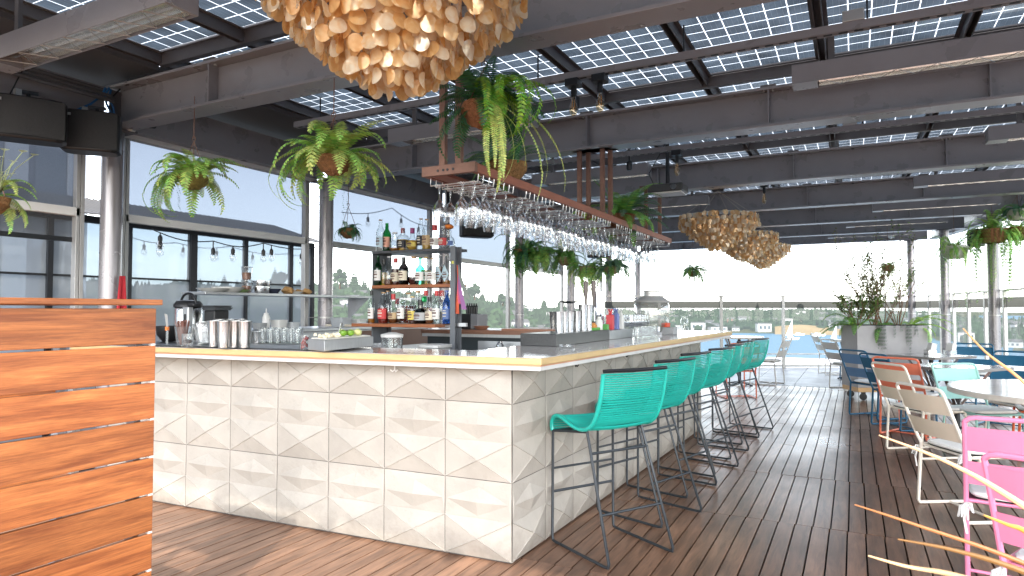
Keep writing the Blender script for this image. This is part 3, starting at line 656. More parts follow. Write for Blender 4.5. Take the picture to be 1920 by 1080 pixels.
for px, ln in ((293,.06),(296,.0),(398,.05),(437,.0),(494,.05),(506,.02),(571,.03)):
    p = min(ps, key=lambda q: abs((EYE+(Vector(q)-EYE)).y - onx(px,450,-5.95).y)); drop_bulb(t, p, .02+ln)
P = [onx(*q, -8.5) for q in ((232,440),(330,455),(430,462),(540,476),(600,474))]
t, ps = string_light([tuple(p) for p in P], 'second string of bulbs farther outside behind the black mullions', -8)
for i in (3, 9, 14, 19, 25, 30): drop_bulb(t, ps[i], .04)
P = [onx(*q, -6.3) for q in ((640,398),(735,390),(800,424))]
t, ps = string_light([tuple(p) for p in P], 'faint string of bulbs outside the screen above the top bottle shelf', -6)
for i in (4, 10, 14): drop_bulb(t, ps[i], .05)

# kitchen: overshelf, counter and what stands on them
t = thing('kitchen_overshelf', 'long stainless shelf on the left side above the kitchen counter', 'shelf', (-5.2,4.7,1.53))
MB().box(-5.35,-5.03,3.85,6.1,1.535,1.56).build('shelf_board', STAINB, t, bevel=.003)
for yy in (6.05,):
    bk = MB(); bk.add([(-5.36,yy,1.534),(-5.05,yy,1.534),(-5.36,yy,1.28),(-5.36,yy+.012,1.534),(-5.05,yy+.012,1.534),(-5.36,yy+.012,1.28)], [(0,1,2),(5,4,3),(0,3,4,1),(1,4,5,2),(2,5,3,0)]); bk.build('bracket', STAINB, t)
t = thing('kitchen_counter', 'stainless kitchen counter along the left columns behind the bar', 'counter', (-5.1,5.2,0))
MB().box(-5.4,-4.75,3.6,6.9,1.185,1.215).build('worktop', STAINB, t, bevel=.004)
MB().box(-5.36,-4.8,3.64,6.86,.12,1.183).build('cabinet_body', STAINB, t, bevel=.004)
MB().box(-4.78,-4.76,5.4,6.85,.98,1.17).build('drip_rail', pm('dark_wood_edge', (.16,.08,.05), rough=.5), t)
PLATE = pm('white_ceramic', (.76,.75,.72), rough=.2, var=.03)
def onshelf(px, x=-5.19): p = onx(px, 550, x); return Vector((x, p.y, 1.5605))
def dish(p, r, h, name, mat, label, cat, n=20):
    o = MB().lathe([(r*.55,0),(r*.62,.004),(r,h),(r*.97,h),(r*.55,.008)], p, n, top=True).build(name, mat, None, smooth=True); tag(o, label, cat); return o
dish(onshelf(400), .15, .035, 'serving_platter', PLATE, 'flat white platter at the left end of the kitchen shelf', 'platter')
dish(onshelf(428), .15, .05, 'shallow_bowl', PLATE, 'shallow white bowl right of the flat platter on the kitchen shelf', 'bowl')
dish(onshelf(448)+Vector((0,0,.0)), .11, .03, 'green_plate', pm('green_glaze', (.30,.42,.18), rough=.3), 'small green plate on the kitchen shelf under the stacked containers', 'plate')
def deli(p, label, fill):
    t = thing('deli_container', label, 'container', p); MB().lathe([(.04,0),(.05,.12),(.052,.12)], p, 16, top=False).build('cup', CLEAR, t, smooth=True)
    MB().lathe([(.038,.004),(.045,.07)], p, 14).build('contents', fill, t, smooth=True); MB().lathe([(.054,.118),(.054,.126)], p, 16).build('lid', CLEAR, t)
SPICE = pm('brown_spice', (.20,.09,.05), rough=.9, var=.3, scale=60)
deli(onshelf(462)+Vector((.0,0,.0)), 'clear deli container of brown spice on the kitchen shelf, lower of two', SPICE)
deli(onshelf(462)+Vector((.0,0,.127)), 'clear deli container of brown spice on the kitchen shelf, stacked on top', SPICE)
def pan(p, r, h, label):
    t = thing('steel_pan', label, 'pan', p); MB().lathe([(r*.92,0),(r,.01),(r,h),(r*.97,h),(r*.95,.012)], p, 20).build('pot', STAIN, t, smooth=True)
    for s in (-1,1): MB().tube([(p.x, p.y+s*r, p.z+h*.7),(p.x+.01,p.y+s*(r+.035),p.z+h*.85),(p.x-.02,p.y+s*(r+.03),p.z+h*.9),(p.x-.03,p.y+s*r,p.z+h*.75)], .005, 6).build('handle', CHROME, t)
pan(onshelf(488), .085, .07, 'steel pan with two side handles, lower of the stacked pair on the kitchen shelf'); pan(onshelf(490)+Vector((0,0,.0705)), .078, .055, 'steel pan with two side handles, on top of the stacked pair')
dish(onshelf(512), .08, .05, 'dark_bowl', pm('navy_glaze', (.03,.035,.06), rough=.25), 'dark blue bowl right of the steel pans', 'bowl')
BREAD = pm('toasted_bread', (.42,.24,.09), rough=.85, var=.35, scale=14, bump=.3)
for px, s, lb in ((540,.075,'golden loaf in the middle of the kitchen shelf end'),(560,.05,'small golden roll beside the loaf'),(575,.06,'brown loaf against the second grey column')):
    p = onshelf(px); o = MB().ico(p+Vector((0,0,s*.5)), s, .15, .7).build('bread', BREAD, None, smooth=True); tag(o, lb, 'bread')
dish(onshelf(553), .09, .03, 'small_plate', PLATE, 'small white plate under the golden loaf', 'plate')
p = Vector((-5.0, onx(499,600,-5.0).y, 1.2155)); t = thing('squeeze_bottle', 'white squeeze bottle with a pointed nozzle on the kitchen counter', 'bottle', p)
MB().lathe([(.034,0),(.036,.01),(.036,.11),(.025,.135)], p, 14).build('bottle_body', WHITEP, t, smooth=True); MB().lathe([(.024,.136),(.024,.15),(.008,.158),(.003,.20)], p, 12).build('nozzle', WHITEP, t, smooth=True)
for px, w2, h2, c, lb in [(487,.09,.06,(.35,.36,.36),'low grey steel tub left of the squeeze bottle'),(523,.11,.085,(.70,.69,.66),'white tub right of the squeeze bottle'),(548,.10,.06,(.55,.57,.58),'pale plastic tub at the end of the kitchen counter'),(640,.16,.10,(.42,.44,.46),'grey insert pan behind the tray of limes'),(672,.13,.08,(.66,.66,.64),'white tub beside the bottle shelf foot')]:
    yy = onx(px, 605, -5.0).y; t = thing('food_tub', lb, 'tub', (-5.0,yy,1.2155)); MB().lathe([(w2*.5,0),(w2*.6,h2),(w2*.62,h2),(w2*.55,h2-.008),(w2*.45,.01)], (-5.0,yy,1.2155), 24, square=6).build('tub_body', pm(f'tub_{px}', c, rough=.4), t, bevel=.002)
    MB().lathe([(w2*.44,.012),(w2*.53,h2*.75)], (-5.0,yy,1.2155), 20, square=6).build('contents', SPICE if px % 2 else PLATE, t)
p = Vector((-5.0, onx(655,607,-5.0).y, 1.2155))
o = MB().box(p.x-.2,p.x+.2,p.y-.17,p.y+.17,1.2155,1.24).build('cutting_board', pm('pale_board', (.62,.55,.44), rough=.6, stretch=(1,8,8)), bevel=.004); tag(o, 'pale cutting board on the counter right of the second column', 'cutting board')
o = MB().lathe([(.06,0),(.10,.05),(.09,.05)], onx(690,583,-5.0)*1.0, 16).build('small_basket', pm('wicker_dark', (.12,.08,.06), rough=.8, bump=.3), None, smooth=True); tag(o, 'dark little bowl beside the foot of the bottle shelf', 'bowl')
o.location.z = 1.2155-onx(690,583,-5.0).z
p = onx(228, 545, -5.36); t = MB(); n_ = 9
for i in range(n_): 
    a = i/n_; t.quad((p.x+.02*math.sin(a*9),p.y-.05+.1*a,1.3),(p.x+.02*math.sin((a+.11)*9),p.y-.05+.1*(a+.11),1.3),(p.x,p.y-.02+.05*(a+.11),1.68),(p.x,p.y-.02+.05*a,1.68))
o = t.build('red_bandana', pm('red_cloth', (.45,.02,.03), rough=.8)); tag(o, 'red bandana tied to the strap of the near left column', 'cloth')

# speakers
def speaker(c, rz, w_, h_, d_, label):
    t = thing('speaker', label, 'speaker', (0,0,0), 'black loudspeakers under the roof'); f = MB()
    f.lathe([(.5*w_*.62,-h_/2),(.5*w_*.7,-h_/2+.015),(.5*w_*.7,h_/2-.015),(.5*w_*.62,h_/2)], (0,0,0), 28, sx=1, sy=d_/w_, square=5)
    f.build('cabinet_shell', BLACKP, t, bevel=.004)
    g_ = MB(); n_ = 10
    for i in range(n_):
        a0, a1 = -.5+i/n_, -.5+(i+1)/n_; b0 = d_*.36+.03*math.cos(a0*PI); b1 = d_*.36+.03*math.cos(a1*PI)
        g_.quad((a0*w_*.66,-b0,-h_*.44),(a1*w_*.66,-b1,-h_*.44),(a1*w_*.66,-b1,h_*.44),(a0*w_*.66,-b0,h_*.44))
    g_.build('grille', pm('speaker_grille', (.022,.021,.021), rough=.75, var=.25, scale=120, bump=.3), t)
    b_ = MB(); b_.tube([(0,d_*.36,0),(0,d_*.6,.04),(0,d_*.62,.26)], .014, 8); b_.build('mount_arm', BLACKM, t); MB().box(-.06,.06,d_*.56,d_*.70,.24,.26).build('mount_plate', BLACKM, t)
    MB().box(-w_*.28,-w_*.20,-d_*.36-.032,-d_*.36-.025,h_*.30,h_*.36).build('badge', ALU, t)
    t.location = c; t.rotation_euler = (0,0,rz); return t
p = onx(50, 226, -5.18); speaker(p, math.radians(62), .68, .30, .30, 'long black speaker at the left edge of the picture under the edge beam')
p = onx(172, 250, -5.18); speaker(p, math.radians(50), .56, .31, .30, 'black speaker in front of the near left column')
p = onx(893, 425, -5.15); speaker(p, math.radians(55), .75, .34, .32, 'black speaker behind the hanging wine glasses above the bottle shelf')
p = onx(1122, 470, -5.15); speaker(p, math.radians(55), .75, .34, .32, 'black speaker far back behind the end of the glass rack')
p = Vector((right_edge(15)+.3, 15.2, beam_z(15)-.25)); speaker(p, math.radians(-60), .4, .34, .25, 'black speaker at the far right roof corner')
p = Vector((right_edge(15)-.1, ROW[5]+.05, 2.85))
# cameras and cables by the corner
p = onx(240, 238, -5.4); t = thing('security_camera', 'white security camera by the top of the near left column', 'camera', p)
f = MB(); f.M = Matrix.Translation(p) @ Matrix.Rotation(.6,4,'Z'); f.box(-.05,.05,-.035,.035,-.04,.035); f.build('camera_body', WHITEP, t, bevel=.006)
f = MB(); f.M = Matrix.Translation(p) @ Matrix.Rotation(.6,4,'Z') @ Matrix.Rotation(PI/2,4,'X'); f.lathe([(.014,.0355),(.014,.037)], (.025,0,0), 12); f.build('lens', BLACKP, t)
MB().tube([p+Vector((0,0,.035)),p+Vector((-.02,.03,.09))], .008, 6).build('camera_arm', WHITEP, t)
p = ony(1671, 440, ROW[6]-.1); t = thing('dome_camera', 'white dome security camera under the last roof beam', 'camera', p)
MB().lathe([(.02,-.1),(.06,-.08),(.075,-.03),(.06,.0),(.02,.02)], p, 16).build('dome', WHITEP, t, smooth=True); MB().tube([p, p+Vector((0,0,.1))], .02, 8).build('stem', WHITEP, t)
CAB = pm('blue_cable', (.02,.12,.30), rough=.4)
for k, q in enumerate([((205,165),(196,178),(200,195),(210,215)),((198,165),(190,180),(170,195),(140,208)),((208,168),(203,185),(212,200),(214,214))]):
    o = MB().tube([onx(a, b, -5.35-.01*k) for a, b in q], .009, 6).build('blue_cable', CAB); tag(o, ['blue network cable dropping to the near left column','blue network cable looping to the speaker on the column','blue network cable nearest the beam joint'][k], 'cable')
for k, q in enumerate([((45,112),(40,135),(18,178)),((237,132),(240,150),(222,170),(212,180)),((300,226),(290,240),(272,238))]):
    o = MB().tube([onx(a, b, -5.33) for a, b in q], .007 if k else .005, 6).build('black_cable', BLACKP); tag(o, ['thin black cable down to the left speaker','black cable at the roof corner above the near left column','pale cable end under the chandelier beam'][k], 'cable')
for k, (px, py) in enumerate(((33,172),(157,205))):
    p = onx(px, py, -5.36); o = MB().box(p.x-.02,p.x+.02,p.y-.02,p.y+.02,p.z-.035,p.z+.02).build('beam_clamp', ALU, bevel=.003); tag(o, ['galvanised beam clamp above the left edge speaker','galvanised beam clamp above the column speaker'][k], 'clamp')
for k, zz in enumerate((3.0, 3.05, 3.1)):
    o = MB().tube([(-5.30-.05*k,.4,zz+.09),(-5.30-.05*k,ROW[0]-.12,zz+.09)], .017, 8).build('conduit', STEELD, smooth=True); tag(o, f'dark conduit along the left edge beam, {["lowest","middle","highest"][k]} of three', 'conduit')

# ================================================================== RIGHT AND END RAILINGS
RSCREEN = glass('rail_screen', (.14,.14,.13), base=0, gain=.1, rough=.3, dens=.6, dcol=(.10,.10,.092))
def rail(pts, label, dep=.05):
    t = thing('glass_railing', label, 'railing', pts[0]); n_ = len(pts)
    for i, p in enumerate(pts):
        f = MB(); p = Vector(p); d = (Vector(pts[min(i+1,n_-1)])-Vector(pts[max(i-1,0)])).normalized(); f.beam(p, p+Vector((0,0,1.71)), .05, .07, up=d); f.build('rail_post', ALU, t, bevel=.004)
    f = MB(); s2 = MB(); gl_ = MB(); sc2 = MB()
    for a, b_ in zip(pts, pts[1:]):
        a, b_ = Vector(a), Vector(b_); d = (b_-a).normalized(); a2, b2 = a+d*.036, b_-d*.036; z = Vector((0,0,1))
        f.beam(a+z*1.725, b_+z*1.725, .06, .028); s2.beam(a2+z*.34, b2+z*.34, .03, .03); s2.beam(a2+z*.06, b2+z*.06, .04, .05); s2.beam(a2+z*1.60,b2+z*1.60,.012,.012)
        gl_.quad(a2+z*.36, b2+z*.36, b2+z*1.44, a2+z*1.44); sc2.quad(a2+z*1.44, b2+z*1.44, b2+z*1.595, a2+z*1.595)
    f.build('top_rail', ALU, t, bevel=.004); s2.build('lower_rail', ALU, t); gl_.build('glass_panel', PANE, t); sc2.build('mesh_band', RSCREEN, t); return t
rail([ond(px, 15.8, 0) for px in (1120,1236,1352,1468,1592,1705)], 'glass railing across the far end of the terrace with a dark mesh band on top')
c1 = ond(1712, 15.8, 0); pr = [(c1.x+.02, c1.y, 0)]
yy = c1.y
while yy > 8.4: yy -= .84; pr.append((right_edge(yy)+.16, yy, 0))
rail(pr, 'glass railing along the right side of the terrace beside the tables')
# ================================================================== WOODEN CABINET
cx = -2.452; cy0, cy1 = 1.085, 1.657
t = thing('slatted_cabinet', 'tall reddish hardwood slatted service cabinet at the left edge of the picture', 'cabinet', (cx-.3, 1.4, 0))
sl_ = MB(); z = 1.405
while z > .0:
    sl_.box(cx-.022, cx, cy0+.028, cy1, max(z-.138,.01), z); z -= .1465
sl_.build('slat_panel', CABW, t, bevel=.0025)
sp_ = MB(); z = 1.405-.1465
while z > .1:
    sp_.box(cx-.020, cx-.001, cy1-.016, cy1-.001, z+.0005, z+.008); z -= .1465
sp_.build('spacer_tabs', WHITEP, t)
s2 = MB(); z = 1.405
while z > .6:
    s2.box(cx-.60, cx-.578, cy0+.03, cy1-.05, z-.12, z); z -= .30
s2.build('rear_slat', CABW, t, bevel=.002)
MB().box(cx-.62, cx+.016, cy0-.02, cy1+.017, 1.418, 1.440).build('top_board', CABW, t, bevel=.003)
for xx, yy in ((cx-.027,cy0),(cx-.055,cy1-.06),(cx-.575,cy0),(cx-.575,cy1-.06)): MB().box(xx-.028, xx+.024 if xx > cx-.03 else xx+.02, yy, yy+.026, .003, 1.405).build('post', pm('cabinet_post', (.16,.17,.19), rough=.45), t)
MB().box(cx-.57, cx-.06, cy0+.03, cy1-.07, .70, .72).build('inner_shelf', CABW, t)

# ================================================================== BAR
TILE = pm('concrete_tile', (.41,.378,.332), rough=.60, var=.13, scale=5, island=.05, bump=.12, bscale=55, dirt=.2)
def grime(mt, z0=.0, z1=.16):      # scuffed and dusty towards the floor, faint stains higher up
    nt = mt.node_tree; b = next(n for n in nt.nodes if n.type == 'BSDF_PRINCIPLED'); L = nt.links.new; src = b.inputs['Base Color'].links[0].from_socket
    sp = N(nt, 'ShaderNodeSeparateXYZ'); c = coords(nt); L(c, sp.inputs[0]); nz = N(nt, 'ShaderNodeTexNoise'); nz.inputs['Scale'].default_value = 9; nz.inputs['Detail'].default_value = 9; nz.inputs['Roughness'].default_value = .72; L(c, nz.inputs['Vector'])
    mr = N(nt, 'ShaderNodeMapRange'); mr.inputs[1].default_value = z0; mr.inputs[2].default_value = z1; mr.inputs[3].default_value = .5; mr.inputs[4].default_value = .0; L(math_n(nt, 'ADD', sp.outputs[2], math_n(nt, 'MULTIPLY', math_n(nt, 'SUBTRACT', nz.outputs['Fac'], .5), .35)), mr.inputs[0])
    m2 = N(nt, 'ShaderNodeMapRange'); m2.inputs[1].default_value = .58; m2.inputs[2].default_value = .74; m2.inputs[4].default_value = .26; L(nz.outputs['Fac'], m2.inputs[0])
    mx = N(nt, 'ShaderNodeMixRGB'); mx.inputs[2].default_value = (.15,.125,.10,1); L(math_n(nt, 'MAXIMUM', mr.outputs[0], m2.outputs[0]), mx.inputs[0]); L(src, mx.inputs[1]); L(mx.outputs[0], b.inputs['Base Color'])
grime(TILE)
bar = thing('bar_counter', 'long bar counter clad in faceted pale concrete tiles with a gold edged stone top', 'bar', (-1.683, 3.232, 0))
def tiles(mb, o, d, nrm, count, h=.4355):
    """rows of faceted tiles: a flattened diamond above, a crossed pyramid below"""
    d = Vector(d).normalized(); nrm = Vector(nrm).normalized(); z = Vector((0,0,1)); W = .4225; g = .0016
    for i in range(count):
        for r_ in range(3):
            base = Vector(o)+d*(W*i)+z*(.012+(h-.003)*r_); hh = h if r_ < 2 else 1.076-.012-2*(h-.003)
            rr = random.Random(i*7+r_); q = rr.uniform(.9,1.15)
            def P(u, v, dep): return base+d*(g+(W-2*g)*u)+z*(h-.0055-(h-.0065)*v)+nrm*dep*q
            if r_ == 2: v1 = 1-hh/h
            A,B,C,D,E,F = P(0,0,0),P(1,0,0),P(0,.5,.002),P(1,.5,.002),P(0,1,0),P(1,1,0)
            T,Lq,R,Bm,M_ = P(.48,.09,.004),P(.03,.28,.006),P(.97,.28,.006),P(.5,.47,.004),P(.47,.74,.029)
            El, Er = P(0,.28,.001), P(1,.28,.001); O_ = P(.49,.275,.028)
            fs = [[A,T,B],[A,El,Lq],[A,Lq,T],[B,R,Er],[B,T,R],[T,Lq,O_],[T,O_,R],[Lq,Bm,O_],[O_,Bm,R],[El,C,Lq],[Lq,C,Bm],[R,Bm,D],[R,D,Er],[C,D,Bm]]
            mp_ = lambda f: [p for p in f]
            lo = [[C,M_,D],[D,M_,F],[F,M_,E],[E,M_,C]]
            if r_ == 2:      # only the lower part shows under the counter
                S0, S1, Mid = P(0,v1,.004), P(1,v1,.004), P(.5,v1,.016)
                fs = [[S0,C,Mid],[Mid,C,D],[Mid,D,S1]] if v1 < .5 else []
            for e0, e1 in ((C,M_),(D,M_),(E,M_),(F,M_)): mb.tube([e0+nrm*.0005, e1+nrm*.0010], .0034, 4, caps=False)
            for f in fs+lo: mb.add([tuple(p) for p in f], [tuple(range(len(f)-1,-1,-1)) if d.cross(z).dot(nrm) > 0 else tuple(range(len(f)))])
c0 = Vector((-1.683,3.232,0)); dl = Vector((-1,-.055,0)).normalized(); drr = Vector((.017,1,0)).normalized()
f = MB(); tiles(f, c0, dl, (.055,-1,0), 8); f.build('front_cladding', TILE, bar)
f = MB(); tiles(f, c0+Vector((.001,.001,0)), drr, (1,-.017,0), 11); f.build('side_cladding', TILE, bar)
n1 = Vector((.055,-1,0)).normalized(); i1 = c0-n1*.012+Vector((-.012,0,0))
body = [(c0.x-.012,c0.y+.012),(c0.x-.012+.017*4.65,c0.y+4.65),(-2.14,c0.y+4.65),(-2.16,3.5),(-5.06,3.36),(-5.06,c0.y-.175)]
MB().prism(body[::1], .003, 1.06).build('carcass', pm('bar_carcass', (.10,.095,.09), rough=.6), bar)
ctop = [(-1.457,3.130),(-1.285,8.14),(-2.10,8.14),(-2.12,3.56),(-5.1,3.36),(-5.1,2.78)]
def inset(poly, d):
    out = []; n = len(poly)
    for i in range(n):
        p0, p1, p2 = Vector(poly[i-1]), Vector(poly[i]), Vector(poly[(i+1)%n]); e1 = (p1-p0).normalized(); e2 = (p2-p1).normalized()
        n1 = Vector((-e1.y,e1.x)); n2 = Vector((-e2.y,e2.x)); b_ = (n1+n2); b_ = b_/max(.3, b_.dot(n1)); q = p1+b_*d; out.append((q.x,q.y))
    return out
GOLD = pm('brass_edge', (.60,.42,.20), rough=.42, metal=.35, var=.14, scale=7, stretch=(1,1,4), rvar=.1)
STONE = pm('stone_top', (.50,.46,.44), rough=.10, var=.10, scale=5, spec=.7, dirt=.15, rvar=.03)
MB().prism(ctop, 1.1075, 1.1435).build('edge_band', GOLD, bar, bevel=.004)
MB().prism(inset(ctop,.006), 1.1005, 1.1072).build('copper_strip', pm('copper_strip', (.62,.30,.18), rough=.35, metal=.6), bar)
MB().prism(inset(ctop,.012), 1.0765, 1.1002).build('under_trim', pm('under_trim', (.60,.59,.58), rough=.4, metal=.2), bar, bevel=.002)
MB().prism(inset(ctop,.009), 1.1437, 1.1462).build('stone_top', STONE, bar)
ZB = 1.1464
for (px, py) in ((505,684),(740,694)):
    p = ony(px, py, 3.14); f = MB()
    for s in (-1,1): f.tube([(p.x,p.y,1.0765),(p.x,p.y,1.045),(p.x+s*.012,p.y-.004,1.034),(p.x+s*.026,p.y-.008,1.044)], .0035, 6)
    f.build('bag_hook', WHITEP, bar)
for yy in (3.95,4.95,5.9):
    f = MB(); xx = -1.665+.017*(yy-3.2)+.06
    for s in (-1,1): f.tube([(xx,yy,1.0765),(xx,yy,1.045),(xx+.004,yy+s*.012,1.034),(xx+.008,yy+s*.026,1.044)], .0035, 6)
    f.build('bag_hook', BLACKM, bar)
# black bar mat and things standing on the front left of the bar
matp = [(-5.0,2.86),(-2.86,3.045),(-2.95,3.40),(-5.0,3.28)]
o = MB().prism(matp, ZB, ZB+.008).build('bar_mat', pm('black_rubber', (.016,.017,.019), rough=.38, var=.2, scale=40), bevel=.002); tag(o, 'black rubber bar mat on the front left of the counter', 'mat'); ZM = ZB+.0085
def ob(px, py, z=ZM): return onz(px, py, z)
def tin(p, r, h, label, mat=STAIN, grp='steel shaker tins', s=1):
    t = thing('shaker_tin', label, 'shaker tin', p, grp); MB().lathe([(r*.72,0),(r*.74,.004),(r*.80,h*.3),(r,h-.004),(r*1.03,h),(r*.97,h),(r*.70,.008)], p, 22).build('cup', mat, t, smooth=True)
    MB().lathe([(r*.75,.006),(r*.77,.012)], p, 20).build('base_ring', CHROME, t, smooth=True); return t
hT = .172
for k, (px, py) in enumerate(((379,643),(401,650),(419,652),(440,651),(459,652),(410,641),(431,640),(452,640))):
    tin(ob(px,py), .043, hT if k != 0 else .155, f'tall steel shaker tin on the bar mat, {ords(k) if k < 5 else ords(k-5)} from left in {"front" if k < 5 else "back"} row')
tin(ob(482,643), .033, .085, 'short steel jigger cup right of the shaker tins', grp=None)
# airpot
p = ob(352, 636); t = thing('airpot', 'stainless pump airpot with a black top behind the straws', 'airpot', p)
MB().lathe([(.104,0),(.108,.012),(.108,.25),(.10,.262)], p, 28).build('body', STAIN, t, smooth=True)
MB().lathe([(.106,.262),(.114,.27),(.112,.29),(.09,.318),(.03,.326)], p, 24).build('pump_top', BLACKP, t, smooth=True)
f = MB(); f.box(p.x+.03,p.x+.16,p.y-.07,p.y-.0,p.z+.27,p.z+.30); f.build('spout', BLACKP, t, bevel=.01)
MB().box(p.x+.055,p.x+.13,p.y-.095,p.y-.05,p.z+.0,p.z+.268).build('sight_panel', STAINB, t, bevel=.006); MB().box(p.x+.082,p.x+.104,p.y-.098,p.y-.0955,p.z+.04,p.z+.21).build('gauge_window', BLACKP, t)
MB().tube(arc((p.x,p.y,p.z+.285), .098, .1, PI-.1, 12, 'xz'), .01, 8).build('carry_handle', BLACKP, t)
o = MB().box(p.x+.17,p.x+.30,p.y+.02,p.y+.16,ZM,ZM+.24).build('card_box', BLACKP, bevel=.008); tag(o, 'black box standing right of the airpot', 'box')
for i in range(5):
    o = MB().box(p.x+.165-.01*(i%2),p.x+.31+.012*(i%3),p.y+.01,p.y+.17,ZM+.2405+i*.008,ZM+.2475+i*.008).build('black_napkins', BLACKP); tag(o, f'black paper napkins stacked on the black box, layer {ords(i)} from the bottom', 'napkin')
p = ob(318, 640); t = thing('mixing_bowl', 'black bowl behind the wooden cabinet edge', 'bowl', p); MB().lathe([(.05,0),(.09,.05),(.1,.12),(.095,.12),(.05,.01)], p, 20).build('bowl_body', BLACKP, t, smooth=True)
p = ob(310, 612); o = MB().lathe([(.05,0),(.085,.02),(.09,.10),(.06,.16),(.02,.175)], (p.x,p.y-.3,ZM), 18).build('white_cap', WHITEP, None, smooth=True); tag(o, 'white rounded dispenser half hidden by the wooden cabinet', 'dispenser')
# paring spatula with orange collar
p = ob(313, 646); t = thing('bar_spatula', 'bar spatula with an orange collar leaning beside the cabinet', 'spatula', p)
MB().box(p.x-.004,p.x+.004,p.y-.006,p.y+.006,p.z,p.z+.10).build('handle', STAIN, t); MB().box(p.x-.012,p.x+.012,p.y-.008,p.y+.008,p.z+.10,p.z+.125).build('collar', pm('orange_plastic', (.75,.20,.04), rough=.4), t)
f = MB(); f.add([(p.x-.012,p.y,p.z+.126),(p.x+.012,p.y,p.z+.126),(p.x+.016,p.y-.01,p.z+.21),(p.x-.02,p.y-.01,p.z+.22)], [(0,1,2,3)]); f.build('blade', pm('spatula_blade', (.30,.30,.29), rough=.5), t)
# straws
p = ob(343, 648); t = thing('straw_holder', 'clear tumbler full of thin brown straws', 'straw holder', p)
MB().lathe([(.036,0),(.04,.005),(.055,.13),(.053,.13),(.036,.01)], p, 20).build('tumbler', CLEAR, t, smooth=True)
f = MB(); rr = random.Random(3)
for i in range(46):
    a, q = rr.uniform(0,2*PI), rr.uniform(0,1); f.tube([(p.x+.02*q*math.cos(a),p.y+.02*q*math.sin(a),p.z+.008),(p.x+(.052*q)*math.cos(a+.3),p.y+.052*q*math.sin(a+.3),p.z+rr.uniform(.155,.175))], .0028, 5)
f.build('straws', pm('brown_straw', (.17,.07,.05), rough=.5, island=.3), t)
p = ob(352, 650); t = thing('pick_glass', 'short clear rocks glass with dark picks in front of the straws', 'glass', p); MB().lathe([(.034,0),(.036,.004),(.038,.085),(.036,.085),(.033,.012)], p, 18).build('tumbler', CLEAR, t, smooth=True)
f = MB()
for i in range(8): f.ico(p+Vector((rr.uniform(-.02,.02),rr.uniform(-.02,.02),.02+rr.uniform(0,.03))), .011, .2)
f.build('dark_berries', BLACKP, t)
p = ob(372, 648); o = MB().lathe([(.03,0),(.06,.012),(.10,.15),(.097,.15),(.05,.016)], (p.x+.0,p.y+.05,ZM), 4).build('clear_caddy', CLEAR, None); tag(o, 'clear plastic caddy between the straws and the first shaker tin', 'caddy')
# rows of clear tumblers
tb = thing('tumbler', 'tumbler', 'tumbler', (0,0,0), 'clear tumblers on the bar')
MB().lathe([(.031,0),(.033,.004),(.036,.10),(.034,.10),(.03,.014)], (0,0,0), 16).build('glass_wall', CLEAR, tb, smooth=True); MB().lathe([(.0305,.0005),(.0308,.012)], (0,0,0), 14).build('thick_base', glass('thick_base', (.85,.9,.9), base=.12), tb, smooth=True)
fl_ = True
for j in range(2):
    for k, px in enumerate((492,506,519,532,545,556)):
        p = ob(px+j*4, 643-j*6); o = tb if fl_ else copy_tree(tb); fl_ = False; o.location = (p.x,p.y,ZM)
        o['label'] = f'clear tumbler between jigger and cherry glass, {ords(k)} from left in the {"back" if j else "front"} row'
p = ob(571, 655); t = thing('cherry_glass', 'small glass of dark red cherries beside the steel tray', 'glass', p); MB().lathe([(.026,0),(.028,.003),(.031,.085),(.029,.085),(.026,.01)], p, 16).build('glass_wall', CLEAR, t, smooth=True)
f = MB()
for i in range(14): f.ico(p+Vector((rr.uniform(-.016,.016),rr.uniform(-.016,.016),.012+.0045*i)), .011, .1)
f.build('cherries', pm('cherry', (.22,.008,.012), rough=.2, spec=.8), t, smooth=True)
# garnish tray
q = [ob(608,659), ob(577,656), ob(700,649)]; e = (q[2]-q[0]); e2 = (q[1]-q[0]); tr_ = [q[0], q[0]+e*1.0, q[0]+e+e2*.95, q[0]+e2]
t = thing('garnish_tray', 'long stainless garnish tray with limes on the front of the bar', 'tray', q[0])
f = MB(); f.prism([(p.x,p.y) for p in tr_], ZM, ZM+.066); f.build('tray_box', STAINB, t, bevel=.004)
c_ = sum(tr_, Vector())/4
MB().prism([(c_.x+(p.x-c_.x)*.94, c_.y+(p.y-c_.y)*.9) for p in tr_], ZM+.0662, ZM+.074).build('insert_rim', pm('cream_plastic', (.72,.69,.62), rough=.4), t, bevel=.003)
f = MB()
for i in range(34):
    u, v = rr.uniform(.06,.38), rr.uniform(.15,.85); p = q[0]+e*u*.6+e2*v; p = q[0]+e2*v+e*u; f.ico((p.x,p.y,ZM+.08+rr.uniform(0,.014)), .012, .35)
o = f.build('garnish_onions', pm('pale_onion', (.74,.66,.48), rough=.5, island=.15)); tag(o, 'heap of pale cocktail garnish in the left part of the tray', 'garnish')
LIME = pm('lime_skin', (.16,.30,.03), rough=.35, island=.2); LIMEF = pm('lime_flesh', (.62,.62,.26), rough=.4, var=.2, scale=30)
for k, (u, v, col) in enumerate(((.52,.5,0),(.62,.35,0),(.72,.6,1),(.80,.4,1),(.88,.65,1),(.58,.7,2))):
    p = q[0]+e*u+e2*v; o = MB().lathe([(.004,0),(.02,.006),(.026,.02),(.022,.034),(.006,.042)], (p.x,p.y,ZM+.0745), 14).build('lime', LIME if col == 0 else (LIMEF if col == 1 else pm('lemon', (.72,.52,.06), rough=.4)), None, smooth=True); tag(o, ['green lime wedge nearest the middle of the tray','green lime half right of the middle of the tray','pale cut lime face third from the right of the tray','pale cut lime second from the right of the tray','pale cut lime at the right end of the tray','yellow lemon piece under the tongs'][k], 'lime')
